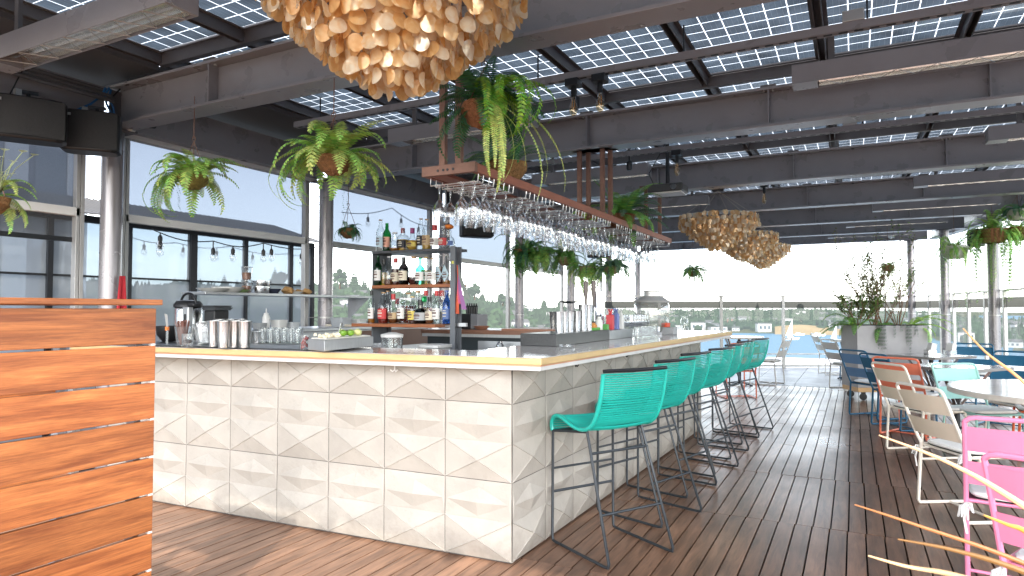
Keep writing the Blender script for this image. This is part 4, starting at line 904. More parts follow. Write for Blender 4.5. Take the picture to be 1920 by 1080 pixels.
p = q[0]+e*.45+e2*.6; o = MB().beam((p.x,p.y,ZM+.08),(p.x+.03,p.y-.0,ZM+.16),.012,.004).build('tray_tongs', STAIN); tag(o, 'steel tongs standing up in the garnish tray', 'tongs')
# ================================================================== BOTTLE SHELF
SY0, SY1 = 4.86, 5.10; SXL, SXR = -4.02, -3.115
t = thing('bottle_shelf', 'black steel and wood shelf of liquor bottles behind the bar', 'shelf', ((SXL+SXR)/2, 4.95, 0))
f = MB(); f.box(SXR-.0, SXR+.012, SY0-.045, SY0+.065, .003, 1.955); f.box(SXR+.0125, SXR+.05, SY0-.045, SY0-.035, .003, 1.955); f.box(SXR+.0125, SXR+.05, SY0+.055, SY0+.065, .003, 1.955); f.build('right_upright', pm('grey_steel_upright', (.13,.14,.155), rough=.4, var=.1, scale=4), t)
f = MB(); f.box(SXL-.012, SXL, SY0+.02, SY1, .003, 1.93); f.box(SXL+.0005, SXL+.05, SY1-.008, SY1, .003, 1.93); f.build('left_upright', pm('grey_steel_upright', (.10,.11,.13)), t)
MB().box(SXL, SXR, SY0, SY1, 1.925, 1.948).build('top_shelf', pm('dark_shelf', (.06,.06,.065), rough=.4), t, bevel=.002)
MB().box(SXL+.002, SXR-.002, SY0, SY1-.01, 1.60, 1.63).build('middle_shelf', SHELFW, t, bevel=.002)
MB().box(SXL-.10, SXR-.08, SY0-.16, SY1-.01, 1.245, 1.275).build('lower_shelf', SHELFW, t, bevel=.002)
f = MB(); f.box(SXR-.08, SXR-.0005, SY0, SY1, 1.25, 1.262); f.box(SXR+.0125,SXR+.14,SY0-.01,SY0+.02,1.255,1.285); f.build('shelf_bracket', STAINB, t)
MB().box(SXR+.018, SXR+.040, SY0-.048, SY0-.0455, 1.80, 1.825).build('sticker', pm('yellow_sticker', (.55,.52,.10), rough=.5), t)
# bottles: (x pixel, top pixel, shape, glass tint, liquid, fill, label, cap, words)
def gl(c): return glass('bottle_glass_%02d%02d%02d' % tuple(int(v*99) for v in c), c, base=.05, gain=.8, power=2.6, edge=.95)
CL, GR, TE, AM, DK, BL, NV = (.93,.95,.95), (.06,.42,.16), (.25,.72,.58), (.62,.30,.10), (.07,.06,.06), (.25,.45,.85), (.05,.10,.13)
LIQ = {'amber':(.50,.20,.03),'gold':(.72,.44,.06),'dark':(.06,.015,.01),'red':(.26,.03,.015),'brown':(.22,.07,.02),'green':(.03,.22,.07),'pink':(.8,.45,.4)}
LABC = {'white':(.75,.73,.69),'cream':(.70,.62,.48),'black':(.02,.02,.025),'salmon':(.72,.36,.26),'red':(.55,.05,.05),'blue':(.10,.16,.35),'teal':(.25,.60,.52),'tan':(.50,.36,.2),'grey':(.42,.43,.44),'brown':(.24,.09,.06),'yellow':(.7,.55,.12),'pink':(.75,.5,.5),'paleblue':(.45,.58,.64)}
SHAPES = {'wine':[(.44,.0),(.47,.02),(.47,.55),(.42,.64),(.19,.76),(.17,.97)],'tall':[(.44,0),(.47,.02),(.47,.62),(.36,.70),(.20,.80),(.18,.97)],'bourbon':[(.46,0),(.48,.02),(.48,.58),(.40,.66),(.24,.74),(.19,.96)],
 'round':[(.36,0),(.48,.08),(.52,.26),(.44,.48),(.22,.60),(.20,.93)],'squat':[(.46,0),(.5,.03),(.5,.46),(.4,.56),(.2,.64),(.19,.93)],'square':[(.44,0),(.46,.02),(.46,.60),(.38,.67),(.18,.72),(.17,.95)],'flask':[(.5,0),(.52,.04),(.52,.50),(.40,.62),(.18,.70),(.17,.95)]}
def bottle(px, ytop, shelf_z, yrow, shape, tint, liq, fill, lab, cap, wd, label, extra=None):
    base = ony(px, 500, yrow); x = base.x; wd *= 1.13; ztop = ony(px, ytop, yrow).z; h = ztop-shelf_z
    if h < .12: h = .2
    p = Vector((x, yrow, shelf_z+.0006)); t = thing('liquor_bottle', label, 'bottle', p, 'bottles on the shelf'); sq = 7 if shape == 'square' else 0
    prof = [(r*wd, z*h) for r, z in SHAPES[shape]]
    MB().lathe(prof, p, 18, square=sq, top=False).build('glass_body', gl(tint), t, smooth=True)
    if liq:
        lp = [(r*wd*.93, z*h+.003) for r, z in SHAPES[shape] if z < fill]; last = [q for q in SHAPES[shape] if q[1] >= fill]
        lp.append((lp[-1][0] if not last else min(lp[-1][0], last[0][0]*wd*.93+.3*(lp[-1][0]-last[0][0]*wd*.93)), fill*h))
        c = LIQ[liq]; MB().lathe(lp, p, 16, square=sq).build('liquid', pm('liquid_'+liq, c, rough=.08, spec=.6, var=.03, trans=.55 if liq != 'dark' else .1), t, smooth=True)
    if cap:
        cc = {'black':(.02,.02,.02),'wood':(.45,.27,.13),'red':(.50,.03,.03),'purple':(.30,.03,.16),'silver':(.6,.6,.6),'gold':(.6,.42,.15),'orange':(.80,.22,.03),'green':(.04,.25,.1),'blue':(.06,.12,.45),'white':(.7,.7,.68),'darkred':(.22,.02,.03)}[cap]
        rN = SHAPES[shape][-1][0]*wd; zc = SHAPES[shape][-1][1]*h
        if cap == 'orange': MB().lathe([(rN,zc),(rN*1.9,zc+.01),(rN*2.1,zc+.025),(rN*1.2,zc+.042)], p, 14).build('stopper', pm('cap_'+cap, cc, rough=.35), t, smooth=True)
        else: MB().lathe([(rN*1.12,zc-.035 if cap in ('red','purple','darkred','black') else zc),(rN*1.15,zc+.001),(rN*1.15,h)], p, 14).build('cap', pm('cap_'+cap, cc, rough=.4), t, smooth=True)
    if lab:
        zz0, zz1 = (.14, .46) if shape not in ('round',) else (.15, .36)
        if shape == 'wine': zz0, zz1 = .16, .50
        f = MB(); R_ = SHAPES[shape][2][0]*wd*1.02
        if extra == 'diamond':
            f.add([(x,yrow-R_-.001,p.z+.05*h),(x+R_*.95,yrow-R_*.8,p.z+.34*h),(x,yrow-R_-.001,p.z+.66*h),(x-R_*.95,yrow-R_*.8,p.z+.34*h)], [(0,1,2),(0,2,3)])
        else:
            n_ = 12; a0, a1 = -PI/2-1.25, -PI/2+1.25
            for i in range(n_):
                b0, b1 = a0+(a1-a0)*i/n_, a0+(a1-a0)*(i+1)/n_
                def rad(a): return R_*(1/(abs(math.cos(a))**7+abs(math.sin(a))**7)**(1/7) if sq else 1)+.0008
                f.quad((x+rad(b0)*math.cos(b0),yrow+rad(b0)*math.sin(b0),p.z+zz0*h),(x+rad(b1)*math.cos(b1),yrow+rad(b1)*math.sin(b1),p.z+zz0*h),(x+rad(b1)*math.cos(b1),yrow+rad(b1)*math.sin(b1),p.z+zz1*h),(x+rad(b0)*math.cos(b0),yrow+rad(b0)*math.sin(b0),p.z+zz1*h))
        lo = f.build('paper_label', pm('label_'+lab, LABC[lab], rough=.6, var=.08, scale=40), t)
        g_ = MB(); ink = lab in ('black','blue','red','brown'); zc = p.z+(zz0+zz1)/2*h      # printed lines on the paper
        for k, (hh, ww) in enumerate(((.30,.55),(.05,.75),(-.22,.6))):
            zq = zc+hh*(zz1-zz0)*h; g_.quad((x-R_*ww*.7,yrow-R_-.002,zq-.004),(x+R_*ww*.7,yrow-R_-.002,zq-.004),(x+R_*ww*.7,yrow-R_-.002,zq+.004 if k != 1 else zq+.009),(x-R_*ww*.7,yrow-R_-.002,zq+.004 if k != 1 else zq+.009))
        g_.build('print_band', pm('ink_light' if ink else 'ink_dark', (.6,.55,.45) if ink else (.13,.06,.05), rough=.6), lo)
    return t
top = [(713,412,'tall',CL,None,0,'paleblue','wood',.075),(725,417,'wine',GR,'green',.5,'salmon',None,.080),(740,436,'round',CL,'amber',.16,None,'silver',.092),(755,428,'square',CL,'gold',.5,'black','darkred',.086),(773,428,'round',CL,'gold',.44,'yellow','purple',.082),(789,410,'tall',CL,None,0,'black','wood',.074),(800,411,'tall',CL,'gold',.18,'tan','wood',.080),(815,422,'squat',CL,None,0,'white','red',.10),(831,424,'squat',CL,None,0,'red','silver',.075),(841,427,'round',CL,None,0,'blue','orange',.10)]
mid = [(709,478,'wine',GR,None,0,'white',None,.074),(720,487,'bourbon',CL,'gold',.5,None,'black',.07),(729,481,'bourbon',CL,'brown',.2,None,'silver',.074),(742,484,'bourbon',CL,'dark',.60,'cream','red',.086),(757,482,'wine',DK,'dark',.6,'cream','black',.088),(776,481,'round',CL,'dark',.28,None,'wood',.10),(788,483,'flask',TE,None,0,'white','green',.08),(799,482,'flask',CL,'gold',.52,'white','gold',.082),(811,484,'flask',CL,None,0,'white','wood',.08),(825,478,'bourbon',CL,'dark',.6,'paleblue','silver',.076),(838,478,'bourbon',CL,'amber',.12,'paleblue','silver',.074)]
low = [(697,545,'tall',CL,'amber',.13,'white','black',.062),(706,553,'bourbon',CL,'brown',.5,'brown','silver',.078),(719,548,'bourbon',CL,'red',.5,'red','wood',.09),(727,545,'bourbon',CL,'amber',.2,None,'wood',.07),(738,551,'round',CL,'brown',.2,'tan','red',.08),(745,560,'squat',CL,'amber',.26,'cream','darkred',.085),(753,543,'tall',CL,None,0,'white','white',.075),(766,549,'square',CL,'red',.56,'brown','wood',.112),(774,556,'bourbon',CL,'dark',.5,'yellow','gold',.08),(784,545,'round',CL,None,0,None,'wood',.09),(789,562,'squat',NV,'dark',.45,'grey','black',.105),(799,545,'bourbon',CL,'brown',.5,'tan','red',.085),(806,557,'tall',CL,'brown',.4,'cream','black',.075),(813,543,'tall',CL,None,0,'pink','silver',.07),(819,545,'bourbon',CL,None,0,'white','red',.075),(828,545,'square',CL,None,0,'white','red',.105),(838,545,'tall',BL,None,0,'blue','blue',.074),(843,553,'tall',CL,None,0,'teal','gold',.066)]
tn = {CL:'clear',GR:'green',TE:'pale green',AM:'amber',DK:'black',BL:'blue',NV:'dark teal'}
for nm, rowl, zz in (('top',top,1.948),('middle',mid,1.63),('lower',low,1.275)):
    for k, b in enumerate(rowl):
        yr = 4.93+(.05 if k % 2 else 0); yr = yr-.06 if nm == 'lower' and k % 2 == 0 else yr
        words = f'{tn[b[3]]} {"round" if b[2]=="round" else "square" if b[2]=="square" else "tall" if b[2] in ("tall","wine") else "broad"} bottle'
        if b[4]: words += f', {b[4]} inside'
        if b[6]: words += f', {b[6].replace("pale", "pale ")} label'
        bottle(b[0], b[1], zz, yr, b[2], b[3], b[4], b[5], b[6], b[7], b[8], words+f', {ords(k)} from left on {nm} shelf', 'diamond' if nm == 'middle' and k > 8 else None)
# green gift bow on a bottle of the lower shelf
p = ony(799, 561, 4.86); f = MB()
for i in range(16):
    a = i*2*PI/16; f.tube(arc((p.x,p.y,p.z), .0, 0, 1, 1) and [(p.x,p.y-.02,p.z),(p.x+.028*math.cos(a),p.y-.03,p.z+.028*math.sin(a)),(p.x+.02*math.cos(a+.3),p.y-.036,p.z+.02*math.sin(a+.3)),(p.x,p.y-.026,p.z)], .004, 5)
o = f.build('gift_bow', pm('green_foil', (.02,.32,.10), rough=.25, metal=.4)); tag(o, 'shiny green gift bow on a bottle of the lower shelf', 'bow')
# cloth on the upright
f = MB(); p0 = Vector((SXR+.06, SY0-.02, 1.79)); cw = [(.86,.16,.08),(.80,.16,.28),(.45,.20,.45),(.30,.33,.30)]
for k, c in enumerate(cw):
    f = MB(); n_ = 10; L_ = (.34,.27,.31,.24)[k]
    for i in range(n_):
        a, b_ = i/n_, (i+1)/n_; w0, w1 = .010+.05*a**.7, .010+.05*b_**.7; xo = .012*k
        f.quad((p0.x+xo-.01+.01*math.sin(a*5+k)+.02*k*a,p0.y-.012*k,p0.z-L_*a*1.25),(p0.x+xo+w0*.6+.01*math.sin(a*5+k)+.025*k*a,p0.y-.012*k-.012,p0.z-L_*a*1.25),(p0.x+xo+w1*.6+.01*math.sin(b_*5+k)+.025*k*b_,p0.y-.012*k-.012,p0.z-L_*b_*1.25),(p0.x+xo-.01+.01*math.sin(b_*5+k)+.02*k*b_,p0.y-.012*k,p0.z-L_*b_*1.25))
    if k == 0: tq = thing('hanging_cloth', 'bright red pink and orange woven cloth hanging on the bottle shelf upright', 'cloth', p0)
    f.build('fold', pm(f'cloth_{k}', c, rough=.8, trans=.25), tq, smooth=True)
# ================================================================== BACK BAR AND RIGHT COUNTER
t = thing('back_counter', 'dark back bar counter with a wooden top edge behind the bottle shelf', 'counter', (-3.1,5.7,0))
MB().box(-3.88,-2.2,5.46,6.1,1.165,1.205).build('wood_top', pm('back_top', (.26,.13,.085), rough=.35, var=.2, scale=5, stretch=(1,6,6)), t, bevel=.003)
MB().box(-3.87,-2.21,5.47,6.09,1.135,1.1645).build('steel_strip', STAINB, t); MB().box(-3.84,-2.24,5.52,6.06,.10,1.1345).build('dark_body', pm('dark_teal_panel', (.02,.03,.035), rough=.5), t)
MB().box(-2.95,-2.22,5.45,6.08,1.2055,1.222).build('upper_board', pm('back_top2', (.33,.15,.09), rough=.4, stretch=(1,6,6)), t)
p = ony(884,612,5.7); t = thing('till_printer', 'small black receipt printer with a grey side right of the shelf upright', 'printer', (p.x,5.75,1.2056))
MB().box(p.x-.09,p.x+.02,5.64,5.86,1.2056,1.36).build('printer_body', BLACKP, t, bevel=.006); MB().box(p.x+.0205,p.x+.10,5.645,5.855,1.2056,1.355).build('side_cover', pm('printer_grey', (.20,.20,.21), rough=.5), t, bevel=.006)
for k in range(5): o = MB().lathe([(.014,0),(.016,.07),(.008,.085),(.008,.105)], (p.x-.08+.027*k,5.75,1.3606), 10).build('pen_pot', BLACKP, None); tag(o, f'little dark bottle standing on the receipt printer, {ords(k)} from the left', 'bottle')
p = ony(903,613,5.6); dish(Vector((p.x,5.6,1.2058)), .085, .035, 'wooden_dish', pm('clay', (.40,.19,.12), rough=.5), 'brown wooden dish on the back bar right of the printer', 'dish')
# sink station under the back bar: bins and steel
t = thing('sink_station', 'stainless sink station inside the bar below the back counter', 'sink', (-2.7,4.8,0))
MB().box(-3.0,-2.2,4.62,5.1,.86,.89).build('sink_rim', STAINB, t, bevel=.003); MB().box(-2.97,-2.23,4.65,5.07,.15,.859).build('sink_body', STAINB, t)
MB().box(-3.0,-2.2,5.1,5.12,.86,1.12).build('splash_back', STAINB, t)
f = MB(); f.tube([(-2.72,5.06,.89),(-2.72,5.06,1.06)]+arc((-2.72,5.0,1.06),.06,0,PI,8,'yz')+[(-2.72,4.94,1.03)], .010, 8); f.build('tap_spout', CHROME, t, smooth=True)
p = ony(815,655,4.5); t = thing('ice_bin', 'small grey plastic bin inside the bar below the bottle shelf', 'bin', (p.x,4.5,.9)); MB().lathe([(.09,0),(.11,.16),(.115,.16),(.10,.155),(.085,.01)], (p.x,4.5,.93), 24, square=5).build('bin_body', pm('bin_grey', (.45,.46,.45), rough=.5), t); MB().lathe([(.118,.162),(.118,.185),(.06,.19)], (p.x,4.5,.93), 24, square=5).build('bin_lid', pm('bin_lid', (.60,.60,.58), rough=.45), t, bevel=.003)
MB().box(p.x-.14,p.x+.14,4.38,4.64,.0,.9295).build('bin_stand', STAINB, t)
p = ony(735,640,4.2); f = MB(); t = thing('blender_jug', 'clear plastic jug with a pale lid inside the bar left of the dark back counter', 'jug', (p.x,4.2,.9))
MB().lathe([(.07,0),(.085,.26),(.082,.26),(.068,.01)], (p.x,4.2,.92), 20).build('jug_wall', CLEAR, t, smooth=True); MB().lathe([(.088,.262),(.09,.285),(.03,.30)], (p.x,4.2,.92), 18).build('jug_lid', WHITEP, t, smooth=True); MB().box(p.x-.11,p.x+.11,4.08,4.32,.0,.919).build('stand', STAINB, t)
p = ony(712,645,4.3); t = thing('storage_tub', 'milky plastic tub with pink contents inside the bar beside the jug', 'tub', (p.x,4.3,.9)); MB().lathe([(.10,0),(.12,.2),(.117,.2),(.097,.01)], (p.x,4.3,.92), 24, square=5).build('tub_wall', glass('milky_plastic', (.8,.82,.82), base=.06, dens=.3, dcol=(.7,.7,.7)), t, smooth=True); MB().lathe([(.095,.011),(.108,.10)], (p.x,4.3,.92), 20, square=5).build('contents', pm('pink_mix', (.65,.35,.32), rough=.5), t); MB().box(p.x-.13,p.x+.13,4.17,4.43,.0,.919).build('stand', STAINB, t)
# raised dark ledge of the drink station on the right counter
t = thing('drink_ledge', 'raised black granite ledge of the drink station on the right side of the bar', 'ledge', (-1.97,5.0,ZB)); MB().box(-2.11,-1.83,4.18,5.30,ZB,1.232).build('granite_block', pm('granite', (.022,.023,.025), rough=.3, var=.5, scale=90), t, bevel=.003)
MB().box(-2.11,-1.83,5.302,5.95,ZB,1.225).build('steel_end', pm('grey_ledge', (.30,.31,.32), rough=.35, metal=.5), t, bevel=.003)
ZL = 1.2325
def led(px, py): p = onz(px, py, ZL); p.x = min(max(p.x,-2.09),-1.85); return p
for k, (px, h_) in enumerate(((1058,.155),(1074,.155),(1087,.155),(1066,.16),(1081,.16),(1093,.21),(1103,.21))):
    y = 4.32+.13*k*.75; r = ony(px,600,y); tin(Vector((max(-2.07,min(-1.87,r.x)),y,ZL)), .036, h_, f'steel tin on the black granite ledge, {ords(k)} from the left', grp='steel tins on the granite ledge')
p = ony(1038, 618, 5.52); tin(Vector((p.x,5.52,1.2222)), .04, .16, 'single steel tin at the right end of the back counter', grp='steel tins on the granite ledge')
y = 4.62; r = ony(1066,590,y); o = MB().lathe([(.03,0),(.07,.012),(.075,.018),(.03,.004)], (r.x,y,ZL+.215), 18).build('strainer', STAIN, None, smooth=True); tag(o, 'steel strainer lying across the tins on the granite ledge', 'strainer')
o.location.z = 0
# beer taps
p = Vector((-2.0,5.52,1.2255)); t = thing('beer_tap', 'chrome beer tower with two tall dark tap handles', 'beer tap', p)
MB().lathe([(.055,0),(.05,.02),(.045,.03),(.045,.31),(.052,.315),(.052,.33),(.03,.335)], p, 20).build('tower', CHROME, t, smooth=True)
for k, dx in enumerate((-.12,-.045)):
    q = p+Vector((dx,-.02,.20)); MB().tube([p+Vector((-.02,-.02,.20)), q, q+Vector((-.0,-.05,-.04))], .013, 8).build('faucet', CHROME, t, smooth=True)
    h_ = MB().lathe([(.010,.0),(.012,.03),(.011,.06),(.02,.12),(.021,.22),(.012,.23)], q, 12).build('tap_handle', pm('tap_handle', (.16,.13,.12), rough=.4), t, smooth=True)
# bits on the ledge
cols = [((.62,.25,.05),.06),((.75,.74,.7),.11),((.10,.35,.08),.05),((.55,.05,.06),.13),((.15,.2,.45),.14),((.75,.75,.72),.12)]
lbs = ['orange garnish jar between the tins and the taps','white labelled bottle beneath the beer taps','green sponge box on the ledge','red straw packet standing right of the taps','blue straw packet standing right of the taps','white straw packet at the end of the ledge']
for k, (c, h_) in enumerate(cols):
    y = 5.10+.14*k; x = -1.90+.0*k; t = thing(['garnish_jar','small_bottle','sponge_box','straw_packet','straw_packet','straw_packet'][k], lbs[k], ['jar','bottle','box','packet','packet','packet'][k], (x,y,1.2255))
    zz = ZL if y < 5.29 else 1.2255
    if k in (0,1): MB().lathe([(.028,0),(.03,h_*.7),(.016,h_*.85),(.016,h_)], (x,y,zz), 14).build('jar_body', pm(f'bit_{k}', c, rough=.4), t, smooth=True); MB().lathe([(.018,h_+.0005),(.018,h_+.014)], (x,y,zz), 12).build('jar_cap', BLACKP, t)
    else:
        MB().box(x-.03,x+.03,y-.025,y+.025,zz,zz+h_).build('packet_body', pm(f'bit_{k}', c, rough=.5), t, bevel=.003)
        if k > 2:
            f = MB()
            for i in range(14): f.tube([(x+rnd.uniform(-.02,.02),y+rnd.uniform(-.015,.015),zz+h_+.0005),(x+rnd.uniform(-.03,.03),y+rnd.uniform(-.02,.02),zz+h_+.05)], .0025, 5)
            f.build('straw_tips', pm(f'tips_{k}', c, rough=.5), t)
o = MB().box(-2.0,-1.86,5.02,5.16,ZL,ZL+.022).build('green_towel', pm('green_towel', (.13,.38,.08), rough=.9), bevel=.006); tag(o, 'folded bright green cloth on the granite ledge', 'cloth')
# beverage dispenser
p = Vector((-1.87,6.75,ZB)); t = thing('beverage_dispenser', 'large glass drink dispenser with a domed steel lid at the far part of the bar', 'dispenser', p)
MB().lathe([(.16,.03),(.175,.05),(.18,.30),(.165,.33)], p, 32, top=False).build('glass_tank', glass('tank_glass', (.80,.81,.79), base=.12, gain=1.0, dens=.16, dcol=(.7,.69,.66)), t, smooth=True); MB().lathe([(.165,0),(.17,.028)], p, 28).build('base', STAIN, t, smooth=True)
MB().lathe([(.172,.33),(.178,.345),(.12,.385),(.085,.395),(.083,.44),(.088,.445),(.088,.452)], p, 32).build('steel_lid', pm('satin_steel', (.62,.61,.59), rough=.42, metal=.6, var=.08), t, smooth=True)
for s in (-1,1): MB().tube([(p.x+s*.165,p.y,p.z+.34),(p.x+s*.20,p.y,p.z+.355),(p.x+s*.20,p.y,p.z+.375),(p.x+s*.16,p.y,p.z+.37)], .006, 6).build('clip', CHROME, t)
MB().tube([(p.x+.1,p.y-.15,p.z+.07),(p.x+.125,p.y-.2,p.z+.07),(p.x+.125,p.y-.2,p.z+.04)], .012, 8).build('spigot', CHROME, t)
MB().lathe([(.155,.052),(.168,.10)], p, 28).build('drink', glass('pale_drink', (.9,.9,.82), base=.03), t, smooth=True)
# stemmed glasses standing on the counter
wg = thing('bar_wine_glass', 'wine glass', 'wine glass', (0,0,0), 'wine glasses standing on the bar')
WPROF = [(.033,0),(.033,.002),(.008,.006),(.0042,.015),(.004,.075),(.012,.085),(.033,.115),(.0375,.14),(.035,.175),(.031,.205)]
MB().lathe(WPROF, (0,0,0), 18, top=False, bot=False).build('glass_form', WINEG, wg, smooth=True)
fl_ = True
for i in range(3):
    for j in range(7):
        o = wg if fl_ else copy_tree(wg); fl_ = False; y = 5.86+.085*j+rnd.uniform(-.008,.008); o.location = (-1.87-.08*i, 6.02+.085*j-.0, ZB)
        o['label'] = f'upright wine glass on the bar, {ords(j)} beyond the taps in the {["stool side","middle","kitchen side"][i]} row'
for j in range(6):
    o = copy_tree(tb); o.location = (-1.72+.004*j, 5.75+.1*j, ZB); o['label'] = f'clear tumbler standing on the bar in front of the wine glasses, {ords(j)} from the taps'; o['group'] = 'tumblers in front of the wine glasses'
t = thing('napkin_caddy', 'grey napkin caddy with a red item beside the drink dispenser', 'caddy', (-1.70,6.75,ZB)); MB().box(-1.76,-1.62,6.65,6.83,ZB,ZB+.075).build('caddy_box', pm('caddy_grey', (.30,.31,.32), rough=.5), t, bevel=.004); MB().box(-1.75,-1.69,6.67,6.80,ZB+.0755,ZB+.12).build('red_napkins', pm('red_item', (.65,.08,.03), rough=.6), t, bevel=.006)
t = thing('water_carafe', 'clear carafe at the right of the drink dispenser', 'carafe', (-1.60,7.05,ZB)); MB().lathe([(.04,0),(.045,.01),(.04,.14),(.03,.17),(.034,.19)], (-1.60,7.05,ZB), 18, top=False).build('carafe_wall', CLEAR, t, smooth=True)
p = onz(1063,652,ZB); o = MB().lathe([(.05,0),(.055,.02),(.048,.02),(.045,.006)], p, 20).build('ashtray', CLEAR, None, smooth=True); tag(o, 'low clear glass dish on the bar top near the corner', 'dish')

# ================================================================== GLASS RACK
RX0, RX1, RY0, RY1, RZ = -2.345, -1.965, 3.30, 8.02, 2.215
rack = thing('glass_rack', 'long rusty steel and redwood rack hanging over the bar with wine glasses', 'glass rack', (-2.15,5.6,2.2))
MB().box(RX0,RX1,RY0,RY0+.035,RZ,RZ+.06).build('end_bar', RUST, rack, bevel=.002); MB().box(RX0,RX1,RY1-.035,RY1,RZ,RZ+.06).build('end_bar', RUST, rack, bevel=.002)
for xa in (RX0, RX1-.035):
    MB().box(xa,xa+.035,RY0+.036,6.48,RZ,RZ+.055).build('side_rail', RUSTW, rack, bevel=.002); MB().box(xa,xa+.035,6.56,RY1-.036,RZ,RZ+.055).build('side_rail', RUSTW, rack, bevel=.002)
MB().box(RX0,RX1,6.481,6.559,RZ-.004,RZ+.06).build('splice_bar', RUST, rack)
MB().box(RX0+.05,RX0+.16,RY0+.036,6.48,RZ-.001,RZ+.018).build('under_board', RUSTW, rack); MB().box(RX0+.05,RX0+.16,6.56,RY1-.04,RZ-.001,RZ+.018).build('under_board', RUSTW, rack)
f = MB()
for xx in (RX0+.12,RX0+.16,RX1-.19,RX1-.15): f.tube([(xx,RY0-.004,RZ+.028),(xx,RY0-.0005,RZ+.028)], .008, 8)
f.build('bolts', BLACKM, rack)
for yy, xs in ((RY0+.015,(-2.205,-2.09)),(ROW[1]-.02,(-2.30,-2.07)),(ROW[1]+.06,(-2.24,-2.02)),(ROW[2]-.38,(-2.27,-2.10))):
    zt = 2.935
    for xx in xs:
        f = MB(); f.box(xx-.02,xx+.02,yy-.003,yy+.003,RZ+.061,zt-.026); f.box(xx-.02,xx-.014,yy+.0035,yy+.03,RZ+.061,zt-.026); f.box(xx+.014,xx+.02,yy+.0035,yy+.03,RZ+.061,zt-.026); f.build('hanger_channel', RUST, rack)
    MB().box(xs[0]-.07,xs[1]+.07,yy-.03,yy+.05,zt-.025,zt-.0).build('hanger_plate', RUST, rack)
MB().box(-2.35,-2.0,RY0-.0,RY0+.06,2.885,2.909).build('hanger_plate', RUST, rack)
WIRE = pm('rack_wire', (.62,.61,.60), rough=.3, metal=.7)
hg = thing('hanging_wine_glass', 'stemmed wine glass hanging upside down by its foot from the rack over the bar', 'wine glass', (0,0,0), 'wine glasses hanging from the rack')
MB().lathe([(.034,0),(.034,-.002),(.008,-.006),(.0042,-.012),(.0042,-.075),(.012,-.085),(.034,-.112),(.0385,-.140),(.037,-.170),(.031,-.198)], (0,0,0), 18, top=False, bot=False).build('glass_form', WINEG, hg, smooth=True)
fl_ = True; yy = RY0+.10; seg = 0; nseg = 0; rr = random.Random(5)
while yy < RY1-.08:
    if abs(yy-6.52) < .09 or nseg == 4: yy += .12; nseg = 0; seg += 1; continue
    f = MB(); zc = RZ-.045
    for s in (-1,1):
        f.tube([(RX0+.02,yy+s*.03,RZ),(RX0+.02,yy+s*.03,zc),(RX1-.02,yy+s*.03,zc),(RX1-.015,yy+s*.03,RZ-.001)], .0035, 5)
    f.tube([(RX1-.017,yy-.03,RZ-.012),(RX1-.017,yy+.03,RZ-.012)], .003, 5); f.build('wire_channel', WIRE, rack)
    drop = 0 if yy < 6.5 else .0
    for k in range(4):
        if rr.random() < (.04 if yy < 6.6 else .18): continue
        o = hg if fl_ else copy_tree(hg); fl_ = False
        o.location = (RX0+.060+k*.086+rr.uniform(-.004,.004), yy+rr.uniform(-.003,.003), zc+.0055); o.rotation_euler = (rr.uniform(-.03,.03),rr.uniform(-.03,.03),rr.uniform(0,6))
        s = 1.14 if yy < 5 or yy > 6.6 else 1.2; o.scale = (s,s,s)
    yy += .132; nseg += 1
# wire baskets of upturned glasses seen as square frames under the rack
# ================================================================== CHANDELIERS
mt, nt, out = new_mat('capiz_shell'); L = nt.links.new
def capiz(name, shift, use_island=True):
    mt, nt, out = new_mat(name); L = nt.links.new
    b = N(nt, 'ShaderNodeBsdfPrincipled'); b.inputs['Roughness'].default_value = .16; b.inputs['Metallic'].default_value = .25; b.inputs['Specular IOR Level'].default_value = 1.0
    cr = N(nt, 'ShaderNodeValToRGB'); els = cr.color_ramp.elements
    els[0].color = (.74,.38,.12,1); els[0].position = 0; els[1].color = (.96,.86,.68,1); els[1].position = 1; e = els.new(.5); e.color = (.88,.60,.30,1)
    nz = N(nt, 'ShaderNodeTexNoise'); nz.inputs['Scale'].default_value = 22; nz.inputs['Detail'].default_value = 5; nz.inputs['Distortion'].default_value = 1.2; L(coords(nt), nz.inputs['Vector'])
    v = math_n(nt, 'ADD', math_n(nt, 'MULTIPLY', math_n(nt, 'SUBTRACT', nz.outputs['Fac'], .5), 1.1), shift)
    if use_island:
        g_ = N(nt, 'ShaderNodeNewGeometry'); v = math_n(nt, 'ADD', v, math_n(nt, 'MULTIPLY', math_n(nt, 'SUBTRACT', g_.outputs['Random Per Island'], .5), .9))
    L(v, cr.inputs[0]); L(cr.outputs[0], b.inputs['Base Color'])
    tl = N(nt, 'ShaderNodeBsdfTranslucent'); L(cr.outputs[0], tl.inputs[0]); mx = N(nt, 'ShaderNodeMixShader'); mx.inputs[0].default_value = .5; L(b.outputs[0], mx.inputs[1]); L(tl.outputs[0], mx.inputs[2])
    bp = N(nt, 'ShaderNodeBump'); bp.inputs['Strength'].default_value = .25; bp.inputs['Distance'].default_value = .004; L(nz.outputs['Fac'], bp.inputs['Height']); L(bp.outputs[0], b.inputs['Normal'])
    L(mx.outputs[0], out.inputs[0]); return mt
CAPZ = capiz('capiz_mass', .56); CAPV = [capiz(f'capiz_{i}', .25+.22*i, False) for i in range(4)]
def disc_geo(mb, p, r, az, tilt):
    M = Matrix.Translation(p) @ Matrix.Rotation(az, 4, 'Z') @ Matrix.Rotation(tilt, 4, 'X'); n = 14
    vs = [M @ Vector((r*math.cos(2*PI*k/n), .006*math.cos(2*2*PI*k/n), r*math.sin(2*PI*k/n))) for k in range(n)]+[M @ Vector((0,-.008,0))]
    mb.add([tuple(v) for v in vs], [(k, (k+1) % n, n) for k in range(n)])
